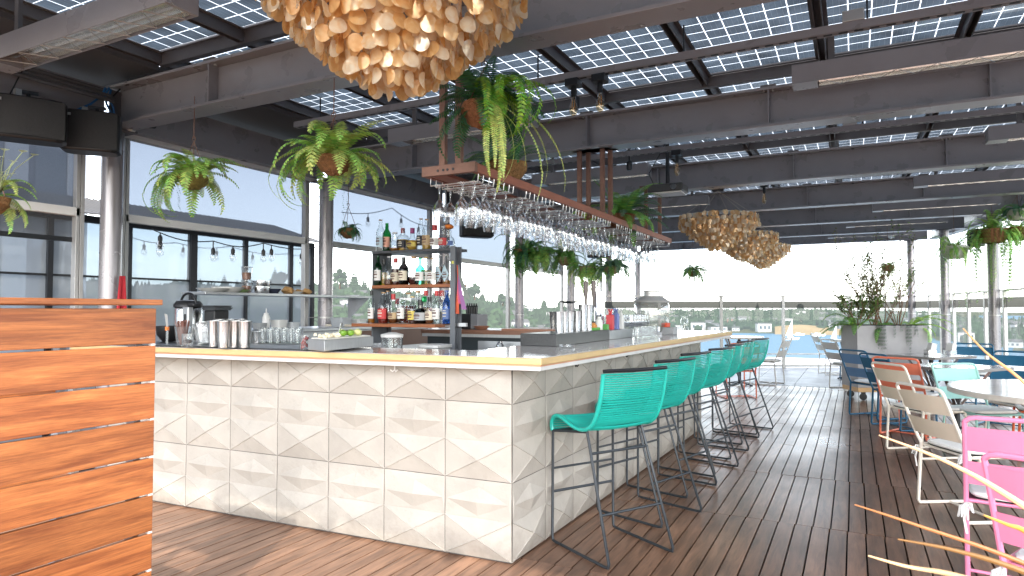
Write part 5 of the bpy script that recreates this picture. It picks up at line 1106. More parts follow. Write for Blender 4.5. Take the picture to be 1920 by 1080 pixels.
def chandelier(x, y, zr, label, R=.545, near=False):
    t = thing('capiz_chandelier', label, 'chandelier', (x,y,zr), None if near else 'capiz chandeliers over the far seating'); rr = random.Random(int(y*10))
    MB().tube(arc((x,y,zr), R, 0, 2*PI*47/48, 47, 'xy'), .009, 6, closed=True).build('ring', WHITEP, t)
    f = MB(); zt = min(pz(y)-.25, zr+.42)
    for k in range(6): a = k*PI/3+.3; f.tube([(x+R*math.cos(a),y+R*math.sin(a),zr),(x,y,zt)], .0022, 4)
    f.build('cables', pm('pale_cord', (.62,.55,.45), rough=.7), t)
    MB().box(x-.09,x+.09,y-.03,y+.03,zt,zt+.035).build('ceiling_plate', BLACKM, t)
    MB().tube([(x,y,zt+.036),(x,y,zt+.30)], .006, 5).build('hanging_rod', BLACKM, t)
    ds = []; nt_ = 9
    for i in range(nt_):
        f_ = i/(nt_-1); r = R*(1-f_)**.85*1.0+.03; z0 = zr-.03-.40*f_**.95; n = max(3, int(2*PI*r/(.054 if near else .062)))
        for k in range(n):
            a = 2*PI*(k+.5*(i % 2))/n+rr.uniform(-.05,.05)
            for m in range(3 if i < nt_-1 else 2):
                ds.append((Vector((x+(r+rr.uniform(-.016,.016))*math.cos(a), y+(r+rr.uniform(-.016,.016))*math.sin(a), z0-.058*m+rr.uniform(-.012,.012))), a+PI/2+rr.gauss(0,.55), rr.gauss(.05,.16)))
    rad = .0365
    if near:
        ds.sort(key=lambda d: (d[0]-EYE).length); mass = MB()
        vis = [d for d in ds if (d[0]-EYE).normalized().dot(FW) > 0]
        px = lambda d: 540-FPX*(d[0]-EYE).dot(UP)/(d[0]-EYE).dot(FW)
        front = [d for d in ds if px(d) > 10][:100]; ids = set(map(id, front))
        for d in front:
            f = MB(); disc_geo(f, d[0], rad, d[1], d[2]); f.build('shell_disc', CAPV[rr.randrange(4)], t, smooth=True)
        for d in ds:
            if id(d) not in ids: disc_geo(mass, d[0], rad, d[1], d[2])
        mass.build('shell_discs', CAPZ, t, smooth=True, kind='stuff')
    else:
        mass = MB()
        for d in ds: disc_geo(mass, d[0], rad*1.05, d[1], d[2])
        mass.build('shell_discs', CAPZ, t, smooth=True, kind='stuff')
chandelier(-1.81, 2.34, 2.91, 'large golden capiz shell chandelier hanging nearest the camera at the top of the picture', near=True)
chandelier(-1.82, 10.33, 2.83, 'golden capiz shell chandelier, nearest and largest of the far three')
chandelier(-1.82, 13.1, 2.84, 'golden capiz shell chandelier, middle of the far three'); chandelier(-1.82, 15.85, 2.86, 'golden capiz shell chandelier, farthest and smallest in the picture')
# projector
t = thing('projector', 'black projector hanging from a pole beneath the roof between rack and far chandeliers', 'projector', (-1.95,7.55,2.6)); p = ony(1252,355,7.5)
MB().box(p.x-.20,p.x+.20,7.36,7.66,p.z-.045,p.z+.045).build('projector_body', pm('projector_shell', (.05,.05,.052), rough=.4), t, bevel=.012); MB().box(p.x-.16,p.x+.18,7.38,7.64,p.z-.062,p.z-.0455).build('base_cover', WHITEP, t); MB().tube([(p.x,7.5,p.z+.046),(p.x,7.5,pz(7.5)-.1)], .022, 10).build('pole', BLACKM, t)
f = MB(); f.M = Matrix.Translation((p.x+.1,7.352,p.z)) @ Matrix.Rotation(PI/2,4,'X'); f.lathe([(.035,-.006),(.035,.012)], (0,0,0), 14); f.build('lens', CHROME, t)
MB().tube([(p.x-.15,7.5,p.z+.04),(p.x-.22,7.5,p.z+.2),(p.x-.1,7.5,p.z+.4),(p.x-.02,7.5,p.z+.55)], .006, 5).build('signal_cable', BLACKP, t)
for k, (px, py, y) in enumerate([(1080,205,5.2),(1180,320,7.0),(1648,415,15.6)]):
    q = ony(px, py, y); t = thing('spotlight', ['small black spotlight beneath the roof right of the dark green ferns','small spotlight beneath the roof above the rack plants','small pale spotlight near the far roof corner'][k], 'spotlight', q, 'small spotlights'); MB().lathe([(.02,0),(.032,.02),(.032,.1),(.015,.115)], q, 12).build('lamp_head', BLACKM if k < 2 else WHITEP, t, smooth=True); MB().tube([q+Vector((0,0,.115)), q+Vector((0,0,.26))], .008, 6).build('stem', BLACKM, t)

# ================================================================== PLANTS
def leafmat(n, c, tr=.32, island=.35): return pm(n, c, rough=.45, var=.12, scale=14, island=island, hue=.035, trans=tr)
FL = leafmat('fern_light', (.34,.56,.12)); FM = leafmat('fern_mid', (.17,.36,.07)); FD = leafmat('fern_dark', (.035,.14,.05)); FY = leafmat('fern_yellow', (.48,.58,.16)); FB = leafmat('fern_bluegreen', (.10,.21,.12))
COCO = pm('coco_fibre', (.27,.135,.055), rough=.95, var=.5, scale=40, bump=.9, bscale=110, hue=.015); MOSS = pm('mossy_fibre', (.24,.20,.05), rough=.95, var=.5, scale=30, bump=.8, bscale=90); WICK = pm('wicker', (.55,.40,.25), rough=.75, var=.25, scale=30, stretch=(1,1,4), bump=.6)
STEMC = pm('stem_brown', (.16,.09,.05), rough=.7)
def frond(mb, p, az, el, L_, bend, w, n=24, rg=rnd, curl=0., tip=1.0):
    d = L_/n; pts = [Vector(p)]; e = el; a = az
    for i in range(n):
        f = i/n; e -= bend*d/L_*(1+.8*f); a += curl/n
        pts.append(pts[-1]+Vector((math.cos(e)*math.cos(a), math.cos(e)*math.sin(a), math.sin(e)))*d)
    for i in range(1, n):
        f = i/n; t_ = (pts[i+1]-pts[i-1]).normalized(); s = t_.cross(Vector((0,0,1)))
        s = s.normalized() if s.length > .05 else Vector((-math.sin(a), math.cos(a), 0)); u = s.cross(t_)
        ww = w*1.12*(math.sin(PI*min(1, (.14+.86*f)**.8))**.75)*(.9+.2*rg.random())+.004; lw = d*(.46 if n > 18 else .5)
        for sg in (-1, 1):
            dirv = (s*sg*.93+t_*.36-u*.16+Vector((0,0,-.12))).normalized(); b0 = pts[i]; c_ = b0+dirv*ww*.45
            mb.add([tuple(b0-t_*lw*.5), tuple(c_-t_*lw), tuple(b0+dirv*ww), tuple(c_+t_*lw*.9), tuple(b0+t_*lw*.5)], [(0,1,2,3,4)] if sg > 0 else [(4,3,2,1,0)])
    for i in range(n):
        q0, q1 = pts[i], pts[i+1]; s = (q1-q0).cross(Vector((0,0,1))); s = (s.normalized() if s.length > 1e-5 else Vector((1,0,0)))*.0016
        mb.add([tuple(q0-s), tuple(q0+s), tuple(q1+s), tuple(q1-s)], [(0,1,2,3)])
    return pts
def trail(mb, p, L_, rg, leaf=.011, sway=.03):
    q = Vector(p); n = int(L_/.013); d = Vector((rg.uniform(-1,1), rg.uniform(-1,1), 0))*sway
    for i in range(n):
        q2 = q+Vector((d.x/n+rg.uniform(-.0015,.0015), d.y/n+rg.uniform(-.0015,.0015), -.013)); a = i*2.4
        for sg in (0, PI):
            v = Vector((math.cos(a+sg), math.sin(a+sg), -.35))*leaf*rg.uniform(.7,1.3); s = Vector((-math.sin(a), math.cos(a), 0))*leaf*.42
            mb.add([tuple(q), tuple(q+v*.55-s), tuple(q+v), tuple(q+v*.55+s)], [(0,1,2,3)])
        q = q2
def basket(t, c, r, mat, style='coco'):
    f = MB(); rg = random.Random(int(c[0]*1000)+int(c[1]*77)); n, m_ = 22, 9; vs = []; fs = []
    for i in range(m_):
        th = PI*.5*i/(m_-1); rr_ = r*math.sin(th) if style != 'bowl' else r*(.55+.45*math.sin(th)); zz = -r*1.0*math.cos(th)
        for k in range(n):
            a = 2*PI*k/n; q = 1+(rg.uniform(-.09,.09) if style == 'coco' else 0); vs.append((c[0]+rr_*q*math.cos(a), c[1]+rr_*q*math.sin(a), c[2]+zz*q))
    for i in range(m_-1):
        for k in range(n): fs.append((i*n+k, i*n+(k+1)%n, (i+1)*n+(k+1)%n, (i+1)*n+k))
    f.add(vs, fs+[tuple((m_-1)*n+k for k in range(n))]); f.build('basket', mat, t, smooth=True)
def hanging_fern(c, r, zhook, label, seed, leaf, nf=34, L_=(.30,.46), w=.032, el=(-.2,1.25), bend=(1.2,2.6), side=None, trails=0, tl=(.15,.35), basketm=None, second=None, chain=True, style='coco', group='hanging fern baskets', skew=0, n=24, tleaf=.011, tmat=None, hang=0):
    c = Vector(c); t = thing('hanging_fern', label, 'hanging plant', (c.x,c.y,c.z), group); rg = random.Random(seed)
    basket(t, c, r, basketm or COCO, style)
    f = MB(); f2 = MB()
    for i in range(nf):
        a = 2*PI*i/nf+rg.uniform(-.25,.25)
        if side is not None and rg.random() < .45: a = side+rg.gauss(0,.7)
        e = rg.uniform(*el); p = c+Vector((math.cos(a)*r*.5*rg.random(), math.sin(a)*r*.5*rg.random(), .01))
        mb = f2 if (second and rg.random() < .4) else f
        frond(mb, p, a, e, rg.uniform(*L_), rg.uniform(*bend), w*rg.uniform(.8,1.15), n, rg, rg.uniform(-.5,.5))
    for i in range(hang):      # long old fronds that hang straight down on the left and front
        a = rg.uniform(2.4, 4.6); frond(f2 if second and i % 2 else f, c+Vector((math.cos(a)*r*.8, math.sin(a)*r*.8, .01)), a, rg.uniform(.1,.5), rg.uniform(.42,.62), rg.uniform(2.0,2.6), w*.62, 30, rg)
    f.build('foliage', leaf, t)
    if f2.f: f2.build('lighter_foliage', second, t)
    if trails:
        f = MB()
        for i in range(trails):
            a = rg.uniform(0,2*PI) if side is None else side+rg.gauss(0,1); trail(f, c+Vector((math.cos(a)*r*1.05, math.sin(a)*r*1.05, -.01)), rg.uniform(*tl), rg, leaf=tleaf)
        f.build('trailing_strands', tmat or FB, t)
    if chain and zhook > c.z:
        f = MB(); zk = c.z+min(.26, (zhook-c.z)*.6)
        for k in range(3): a = k*2*PI/3+.4; f.tube([(c.x+r*.95*math.cos(a), c.y+r*.95*math.sin(a), c.z), (c.x, c.y, zk)], .0028, 5)
        f.tube([(c.x,c.y,zk)]+arc((c.x,c.y,zk+.018), .018, -PI/2, PI*1.2, 10, 'xz'), .003, 5); f.tube([(c.x,c.y,zk+.02),(c.x,c.y,zhook)], .0035, 6); f.build('hanger', RUST, t)
    return t
beamb = 2.909
hanging_fern((-4.36,3.22,2.40), .105, 3.0, 'bright green fern hanging nearest the left window in a mossy basket', 1, FL, nf=44, w=.052, L_=(.28,.47), el=(.0,1.35), bend=(.9,2.2), n=19, trails=3, tl=(.25,.5), basketm=MOSS, hang=5, second=FY)
hanging_fern((-2.985,3.22,2.39), .115, 2.91, 'bright green drooping fern below the big chandelier, left of the rack', 2, FL, nf=48, w=.054, L_=(.28,.50), el=(.0,1.35), bend=(.9,2.2), n=19, trails=4, tl=(.25,.5), second=FY, hang=6)
hanging_fern((-1.82,3.16,2.55), .13, 2.905, 'large dark fern with a bright trailing right side, above the near end of the rack', 3, FD, nf=48, L_=(.26,.46), w=.055, el=(-.3,1.3), bend=(.6,2.2), side=2.6, chain=True)
t = thing('trailing_fern', 'bright yellow green fern strands hanging from the right of the dark basket over the rack', 'hanging plant', (-1.72,3.12,2.58)); f = MB(); rg2 = random.Random(4)
for i in range(16): frond(f, Vector((-1.74+rg2.uniform(-.06,.10),3.10+rg2.uniform(-.06,.06),2.60)), rg2.uniform(-1.2,.9), rg2.uniform(.0,1.0), rg2.uniform(.34,.60), rg2.uniform(2.2,3.4), .034, 30, rg2)
f.build('foliage', leafmat('fern_bright', (.16,.36,.03)), t)
f = MB()
for i in range(9): frond(f, Vector((-1.72+rg2.uniform(-.06,.08),3.08+rg2.uniform(-.05,.05),2.54)), rg2.uniform(-1.6,.6), rg2.uniform(-.9,-.3), rg2.uniform(.45,.72), rg2.uniform(.8,1.2), .022, 40, rg2)
f.build('hanging_strands', FY, t)
hanging_fern((-2.14,4.02,2.42), .15, 2.3, 'fern in a coco basket resting on the rack behind the trailing strands', 5, FB, nf=34, L_=(.22,.40), w=.04, el=(0,1.3), bend=(.6,1.6), chain=False, second=FM, side=3.4)
hanging_fern((-5.1,5.75,2.32), .105, 2.93, 'small dark fern in a coco basket on long strings left of the top bottle shelf', 6, FD, nf=26, L_=(.14,.26), w=.028, el=(-.2,1.1), side=0, trails=5, tl=(.3,.6), second=FM)
hanging_fern((-4.12,8.30,2.25), .16, 2.91, 'dense green fern basket hanging behind the rack, left one of the pair above the till', 7, FM, nf=46, L_=(.34,.62), w=.06, trails=6, tl=(.3,.7), second=FD)
hanging_fern((-3.86,8.25,2.18), .12, 2.91, 'wicker basket fern behind the rack, right one of the pair above the till', 8, FL, nf=42, L_=(.32,.58), w=.055, trails=6, tl=(.3,.6), basketm=WICK, second=FM)
hanging_fern((-3.52,8.34,2.12), .11, 2.91, 'small fern in a wicker basket behind the middle of the rack', 9, FM, nf=36, L_=(.30,.50), w=.05, trails=5, tl=(.3,.6), basketm=WICK)
hanging_fern((-3.55,8.45,2.42), .13, 2.91, 'fern in a flat coco basket right under the hanging glasses', 22, FL, nf=26, L_=(.22,.36), w=.034, second=FD, side=0)
hanging_fern((-3.20,8.36,1.98), .12, 2.91, 'yellow green fern in a wicker basket in front of the fourth grey column', 10, FL, nf=34, L_=(.30,.55), w=.045, el=(-.4,1.0), trails=5, tl=(.2,.4), basketm=WICK, second=FY)
hanging_fern((-2.87,8.40,1.98), .115, 2.91, 'blue green fern in a two tier wicker basket in front of the fifth grey column', 11, FB, nf=36, L_=(.30,.55), w=.045, el=(-.1,1.2), trails=4, tl=(.2,.5), basketm=WICK, second=FM, side=0)
hanging_fern((-2.84,13.30,2.18), .12, 2.99, 'small hanging fern alone against the white sky left of the far chandeliers', 12, FM, nf=34, L_=(.34,.58), w=.055, trails=6, tl=(.3,.5), second=FB)
hanging_fern((-2.05,6.30,2.35), .14, 2.3, 'broad leaved fern standing on the rack beside the second pair of hanger posts', 13, FM, nf=38, L_=(.30,.62), w=.06, el=(.0,1.45), bend=(.5,1.6), chain=False, second=FB, side=0)
hanging_fern((-2.28,5.98,2.31), .10, 2.3, 'pale fern on the rack left of the hanger posts', 14, FL, nf=18, L_=(.2,.34), w=.035, chain=False)
# right side planters
def trailing_pot(c, r, zhook, label, seed, mat, leaf, nf, L_, nt_, tl, w=.03, bowl=True, second=None):
    return hanging_fern(c, r, zhook, label, seed, leaf, nf=nf, L_=L_, w=w, el=(-.3,1.2), bend=(.8,2.4), trails=nt_, tl=tl, basketm=mat, style='bowl' if bowl else 'coco', second=second, tleaf=.021, tmat=FL, group='hanging planters on the right side')
POTW = pm('white_pot', (.66,.63,.60), rough=.45, var=.06)
trailing_pot((1.48,12.9,2.44), .20, 3.3, 'white planter bowl with spilling fern in front of the second right column', 15, POTW, FM, 40, (.35,.65), 34, (.4,1.1), second=FL)
trailing_pot((1.98,12.8,2.68), .22, 3.35, 'big trailing green plant hanging in front of the nearest right column', 16, COCO, FL, 44, (.4,.85), 80, (.5,1.2), w=.036, second=FM)
trailing_pot((2.33,12.9,2.70), .20, 3.35, 'trailing plant right of the big trailing one', 23, COCO, FL, 34, (.35,.7), 60, (.4,1.0), w=.034, second=FL)
trailing_pot((2.30,12.6,2.95), .17, 3.4, 'round pot of glossy leaves hanging at the top right edge', 17, POTW, FM, 36, (.22,.40), 10, (.2,.5), w=.05, second=FD)
trailing_pot((.63,15.3,2.30), .12, 3.2, 'small hanging ivy above the tall planter near the far corner', 18, COCO, FM, 26, (.16,.32), 12, (.4,.9), second=FL)
# left edge plant
hanging_fern((-4.22,1.86,2.02), .10, 2.8, 'translucent leafy plant hanging at the left edge under the speaker', 19, FL, nf=22, L_=(.2,.34), w=.035, second=FY, group='plants at the left edge')
t = thing('caladium_plant', 'pale veined leaves reaching in at the left edge of the picture', 'plant', (-3.85,2.05,2.1)); f = MB(); rg2 = random.Random(8)
for i in range(9):
    b0 = Vector((-4.2,1.9,2.04)); tp = onx(rg2.uniform(-8,62), rg2.uniform(282,330), -3.78+rg2.uniform(-.05,.05)); f.tube([b0,(b0+tp)/2+Vector((0,0,.04)),tp], .0025, 4)
    d = (tp-b0).normalized(); s = Vector((0,0,1)).cross(d).normalized()*.022; f.add([tuple(tp), tuple(tp+d*.02+s), tuple(tp+d*.06-Vector((0,0,.02))), tuple(tp+d*.02-s)], [(0,1,2,3)])
f.build('leaves', pm('pale_leaf', (.50,.55,.36), rough=.4, trans=.5, island=.3), t)
# ================================================================== BAR STOOLS
TEAL = pm('turquoise_cord', (.014,.365,.30), rough=.30, var=.08, scale=10, island=.10, spec=.5)
TFRAME = pm('stool_frame', (.030,.036,.042), rough=.4, var=.2, scale=20, metal=.3, dirt=.3)
prof = [(.212,.668),(.222,.70),(.214,.735),(.190,.757),(.155,.764),(.11,.757),(.06,.738),(0,.722),(-.06,.715),(-.115,.722),(-.16,.745),(-.195,.785),(-.222,.84),(-.243,.90),(-.258,.965),(-.268,1.03),(-.272,1.055)]
def spline(pts, step):
    P = [Vector((0,a,b)) for a, b in pts]; out = []
    for i in range(len(P)-1):
        p0, p1, p2, p3 = P[max(i-1,0)], P[i], P[i+1], P[min(i+2,len(P)-1)]
        for k in range(16):
            t_ = k/16; out.append(.5*((2*p1)+(-p0+p2)*t_+(2*p0-5*p1+4*p2-p3)*t_*t_+(-p0+3*p1-3*p2+p3)*t_**3))
    out.append(P[-1]); res = [out[0]]; acc = 0
    for a, b_ in zip(out, out[1:]):
        acc += (b_-a).length
        if acc >= step: res.append(b_); acc = 0
    return res
def make_stool():
    t = thing('bar_stool', 'stool', 'bar stool', (0,0,0), 'turquoise cord bar stools along the bar'); W = .235
    sp = spline(prof, .0122); f = MB()
    for q in sp:
        bk = max(0, min(1, (q.z-.74)/.2)) if q.y < -.1 else 0; sag = -.012 if not bk else 0
        pts = [(-W*c_, q.y-.035*bk*(1-c_*c_), q.z+sag*(1-c_*c_)) for c_ in (1,.6,.2,-.2,-.6,-1)]
        f.tube(pts, .0053, 5, caps=False)
    f.build('cord_sling', TEAL, t, smooth=True)
    for s in (-1,1):
        f = MB(); f.tube([(s*W, q.y, q.z) for q in spline(prof, .03)], .0125, 8); f.build('wrapped_rail', TEAL, t, smooth=True)
        f = MB(); f.tube([(s*.235,.208,.672),(s*.238,.212,.03),(s*.238,.205,.013),(s*.238,.18,.0095),(s*.238,-.28,.0095),(s*.238,-.306,.013),(s*.237,-.312,.035),(s*.205,-.085,.716)], .0085, 8); f.build('leg_frame', TFRAME, t, smooth=True)
    f = MB(); f.tube([(-W,-.272,1.062),(-W*.5,-.295,1.063),(0,-.305,1.063),(W*.5,-.295,1.063),(W,-.272,1.062)], .0105, 8); f.build('top_bar', BLACKM, t, smooth=True)
    f = MB(); f.tube([(-.235,.208,.665),(.235,.208,.665)], .009, 8); f.tube([(-.235,.205,.668),(-.205,-.085,.700)], .008, 8); f.tube([(.235,.205,.668),(.205,-.085,.700)], .008, 8); f.build('seat_frame', TFRAME, t)
    f = MB(); f.tube([(-.238,.212,.30),(.238,.212,.30)], .0085, 8); f.build('foot_rest', TFRAME, t)
    f = MB()
    for zz in (.27,.585): k = (.716-zz)/.68; yb = -.085-.227*k; xb = .205+.032*k; f.tube([(-xb,yb,zz),(xb,yb,zz)], .008, 8)
    f.tube([(-.238,.21,.44),(.238,.21,.44)], .007, 8); f.build('cross_bar', TFRAME, t)
    return t
stool = make_stool()
# far right rear foot of each stool
feet = [((-1.065,3.605),.54),((-1.03,4.42),.33),((-1.05,5.17),.27),((-.99,5.90),.25),((-.99,6.63),.2),((-.99,7.38),.23),((-.92,8.02),.26)]
sl_l = ['turquoise cord bar stool nearest the camera at the corner of the bar','turquoise cord bar stool second from the bar corner','turquoise cord bar stool third from the bar corner','turquoise cord bar stool fourth from the bar corner, in the middle of the row','turquoise cord bar stool third from the far end of the bar','turquoise cord bar stool second from the far end of the bar','turquoise cord bar stool farthest away at the end of the row']
for k, ((mx_, my_), rot) in enumerate(feet):     # middle of the rear runner ends; faces the bar
    o = stool if k == 0 else copy_tree(stool); fx_, fy_ = -math.cos(rot), math.sin(rot); o.location = (mx_+fx_*.31, my_+fy_*.31, .001); o.rotation_euler.z = math.atan2(-fx_, fy_); o['label'] = sl_l[k]

# ================================================================== CAFE CHAIRS
CUSH = pm('seat_cushion', (.88,.86,.82), rough=.85, var=.06, bump=.1, bscale=80)
RIB = pm('white_ribbon', (.78,.77,.74), rough=.8)
def chair(loc, face, frame, slat, label, cushion=True, scale=1., ties=False, lean=.17):
    """outdoor tube chair with two fabric back slats, facing the direction of 'face'"""
    t = thing('cafe_chair', label, 'chair', (0,0,0), 'colourful tube chairs at the tables'); W = .235
    FR = pm('tube_'+frame[0], frame[1], rough=.35, var=.06); SL = pm('sling_'+slat[0], slat[1], rough=.7, var=.05, bump=.08, bscale=160)
    yb = lambda z: -.215-lean*(z-.45)/.42
    for s in (-1,1):
        f = MB(); f.tube([(s*W,yb(.85),.85),(s*W,yb(.5),.5),(s*W,-.205,.44),(s*W,-.235,.03),(s*W,-.225,.012),(s*W,-.19,.0115),(s*W,.20,.0115),(s*W,.235,.014),(s*W,.245,.035),(s*W,.225,.425),(s*W,.20,.44),(s*W,-.19,.43)], .0115, 8); f.build('side_frame', FR, t, smooth=True)
    f = MB(); f.tube([(-W,yb(.85),.85)]+[(-W+.02,yb(.87),.868),(-W+.05,yb(.875),.874),(W-.05,yb(.875),.874),(W-.02,yb(.87),.868)]+[(W,yb(.85),.85)], .0115, 8); f.build('top_bar', FR, t, smooth=True)
    f = MB(); f.tube([(-W,-.19,.427),(W,-.19,.427)], .01, 8); f.tube([(-W,.215,.432),(W,.215,.432)], .01, 8); f.tube([(-W,.0,.0125),(W,.0,.0125)], .009, 8); f.build('seat_bars', FR, t)
    for z0, z1 in ((.70,.825),(.525,.645)):
        f = MB(); n_ = 10
        for d in (0, .006):
            for i in range(n_):
                a, b_ = -1+2*i/n_, -1+2*(i+1)/n_; q = lambda c_: .03*(1-c_*c_)
                pts = [(W*a,yb(z0)-q(a)-d,z0),(W*b_,yb(z0)-q(b_)-d,z0),(W*b_,yb(z1)-q(b_)-d,z1),(W*a,yb(z1)-q(a)-d,z1)]; f.quad(*(pts if d else pts[::-1]))
        f.build('back_slat', SL, t, smooth=True)
    f = MB(); n_ = 10
    for i in range(n_):
        a, b_ = -.2+.42*i/n_, -.2+.42*(i+1)/n_; q = lambda y_: -.02*(1-((y_-.01)/.21)**2); f.quad((-W,a,.436+q(a)),(W,a,.436+q(a)),(W,b_,.436+q(b_)),(-W,b_,.436+q(b_)))
    f.build('seat_sling', SL, t, smooth=True)
    if cushion:
        f = MB(); f.lathe([(.19,.442),(.215,.447),(.222,.458),(.212,.470),(.15,.474)], (0,.01,0), 32, square=6); f.build('cushion', CUSH, t, smooth=True)
        f = MB(); f.lathe([(.216,.4405),(.219,.4466)], (0,.01,0), 32, square=6); f.build('cushion_underside', BLACKP, t)
    if ties:
        f = MB(); rg = random.Random(3)
        for s in (-1,1):
            c_ = Vector((s*W,-.225,.42))
            for i in range(5):
                v = Vector((rg.uniform(-.5,.5),rg.uniform(-1,-.1),rg.uniform(-1,.5))).normalized(); f.tube([c_, c_+v*.04+Vector((0,0,.01)), c_+v*.055-Vector((0,0,.03)), c_+v*.03-Vector((0,0,.015)), c_], .005, 5)
            f.tube([c_, c_+Vector((.01*s,-.02,-.08)), c_+Vector((.0,-.015,-.15))], .0065, 5)
        f.build('cushion_ties', RIB, t, smooth=True)
    fx_, fy_ = Vector(face).normalized(); t.location = (loc[0], loc[1], .001); t.rotation_euler.z = math.atan2(-fx_, fy_); t.scale = (scale,)*3; return t
PINK, CREAM, CORAL, BLUE, LBLUE, MINT, ORNG, WHT = ('pink',(.84,.26,.42)),('cream',(.84,.71,.56)),('coral',(.74,.19,.11)),('blue',(.010,.10,.19)),('light_blue',(.12,.24,.42)),('mint',(.33,.60,.54)),('orange',(.72,.12,.03)),('white',(.68,.66,.62))
CREAMF = ('cream_frame',(.84,.77,.67))
chair((.715,5.52), (.85,.50), CREAMF, CREAM, 'cream tube chair at the round table, left of the two pink chairs', ties=True)
chair((.60,7.55), (.83,.56), CREAMF, CREAM, 'cream tube chair farther back with the coral chair behind it')
chair((.56,8.62), (.45,.89), CORAL, CORAL, 'coral tube chair behind the farther cream chair')
chair((.50,9.10), (.80,.60), BLUE, BLUE, 'dark blue tube chair between the light blue chair and the coral chair')
chair((.26,9.85), (.74,.67), BLUE, LBLUE, 'light blue tube chair in front of the grey planter')
chair((1.08,7.72), (.50,-.86), MINT, MINT, 'mint tube chair tucked behind the round table', scale=.97)
p1 = onz(1808,783,.87); p2 = p1+Vector((.993,-.12,0))*.47; md = (p1+p2)/2; fc = Vector((.12,.993,0)); pc = md+fc*.37
chair((pc.x,pc.y), (fc.x,fc.y), PINK, PINK, 'pink tube chair seen from behind at the round table', ties=True, lean=.16)
p1 = onz(1845,850,.87); dv = Vector((.89,-.45,0)); md = p1+dv*.235; fc = Vector((.45,.89,0)); pc = md+fc*.37
chair((pc.x,pc.y), (fc.x,fc.y), PINK, PINK, 'pink tube chair nearest the camera at the right edge of the picture', ties=True, lean=.16)
chair((1.62,7.95), (-1,.08), ORNG, ORNG, 'orange tube chair half hidden under the round table')
chair((1.55,8.42), (-.6,.8), CREAMF, CREAM, 'cream tube chair at the right edge by the middle table')
chair((1.60,11.90), (-.1,-1), BLUE, BLUE, 'dark blue tube chair on the far side of the farthest table')
chair((1.62,9.85), (-.45,-.9), BLUE, BLUE, 'dark blue tube chair behind the middle table by the right edge')
q = ond(1560,14.3,0); chair((q.x,q.y), (.9,.3), WHT, WHT, 'white tube chair farthest away by the end railing', cushion=False)
q = ond(1590,11.6,0); chair((q.x,q.y), (.85,.5), WHT, WHT, 'white tube chair left of the grey planter', ties=False)
q = ond(1603,13.0,0); chair((q.x,q.y), (-.9,-.2), BLUE, BLUE, 'dark blue tube chair behind the left side of the planter')
q = ond(1378,10.6,0); chair((q.x,q.y), (-.5,.85), CORAL, CORAL, 'coral red tube chair hidden behind the last bar stools')
q = ond(1437,12.4,0); chair((q.x,q.y), (-.9,.2), WHT, WHT, 'white tube chair beyond the end of the bar')
# ================================================================== TABLES
TTOP = pm('table_steel_top', (.50,.50,.51), rough=.16, metal=.55, var=.14, scale=5, spec=.6, rvar=.06)
TEDGE = pm('table_edge', (.22,.205,.19), rough=.45)
def table(poly, z, label, edge=TEDGE, topm=TTOP, th=.035):
    c = sum((Vector((x,y,0)) for x,y in poly), Vector())/len(poly); t = thing('cafe_table', label, 'table', (c.x,c.y,0)); MB().prism(poly, z-th, z-.002).build('table_edge', edge, t, bevel=.003)
    MB().prism(inset(poly,.004), z-.0018, z).build('table_top', topm, t)
    r = min((Vector((x,y,0))-c).length for x,y in poly)*.62
    for k in range(4):
        a = PI/4+k*PI/2+.3; f = MB(); d = Vector((math.cos(a),math.sin(a),0)); f.beam(c+d*r*.95+Vector((0,0,z-th-.005)), c-d*r*.95*0+d*.03+Vector((0,0,.30)), .035,.02); f.build('brace', STAIN, t)
        f = MB(); f.beam(c+d*.03+Vector((0,0,.06)), c+d*r*.8+Vector((0,0,.012)), .05,.02); f.build('foot', BLACKM, t)
    MB().tube([(c.x,c.y,.03),(c.x,c.y,z-th-.001)], .03, 12).build('post', BLACKM, t, smooth=True); return t
def rect(l, nr, k):
    l, nr = Vector(l), Vector(nr); e = nr-l; n = Vector((-e.y,e.x))
    n = n if n.y > 0 else -n
    n = n.normalized()*e.length*k; return [tuple(l), tuple(nr), tuple(nr+n), tuple(l+n)]
T1 = rect((.41,10.95),(.96,10.50),1.25); T2 = rect((.47,8.93),(1.096,8.48),1.1)
table(T1, .755, 'farthest square steel topped table in front of the grey planter'); table(T2, .757, 'middle square steel topped table with the cream and blue chairs around it')
table([(1.62+.92*math.cos(2*PI*k/56), 6.72+.92*math.sin(2*PI*k/56)) for k in range(56)], .755, 'large round pale table at the right edge', edge=pm('pale_table_edge', (.66,.60,.53), rough=.5), topm=pm('pale_table_top', (.68,.66,.65), rough=.12, var=.12, scale=4, spec=.8, dirt=.2), th=.045)
q = ond(1588,13.2,0); table([(q.x-.3,q.y-.3),(q.x+.3,q.y-.3),(q.x+.3,q.y+.3),(q.x-.3,q.y+.3)], .80, 'small white table behind the left side of the planter', edge=WHITEP, topm=WHITEP)
q = ond(1385,12.3,0); table([(q.x-.4,q.y-.35),(q.x+.4,q.y-.35),(q.x+.4,q.y+.35),(q.x-.4,q.y+.35)], .90, 'pale table beyond the end of the bar', edge=WHITEP)
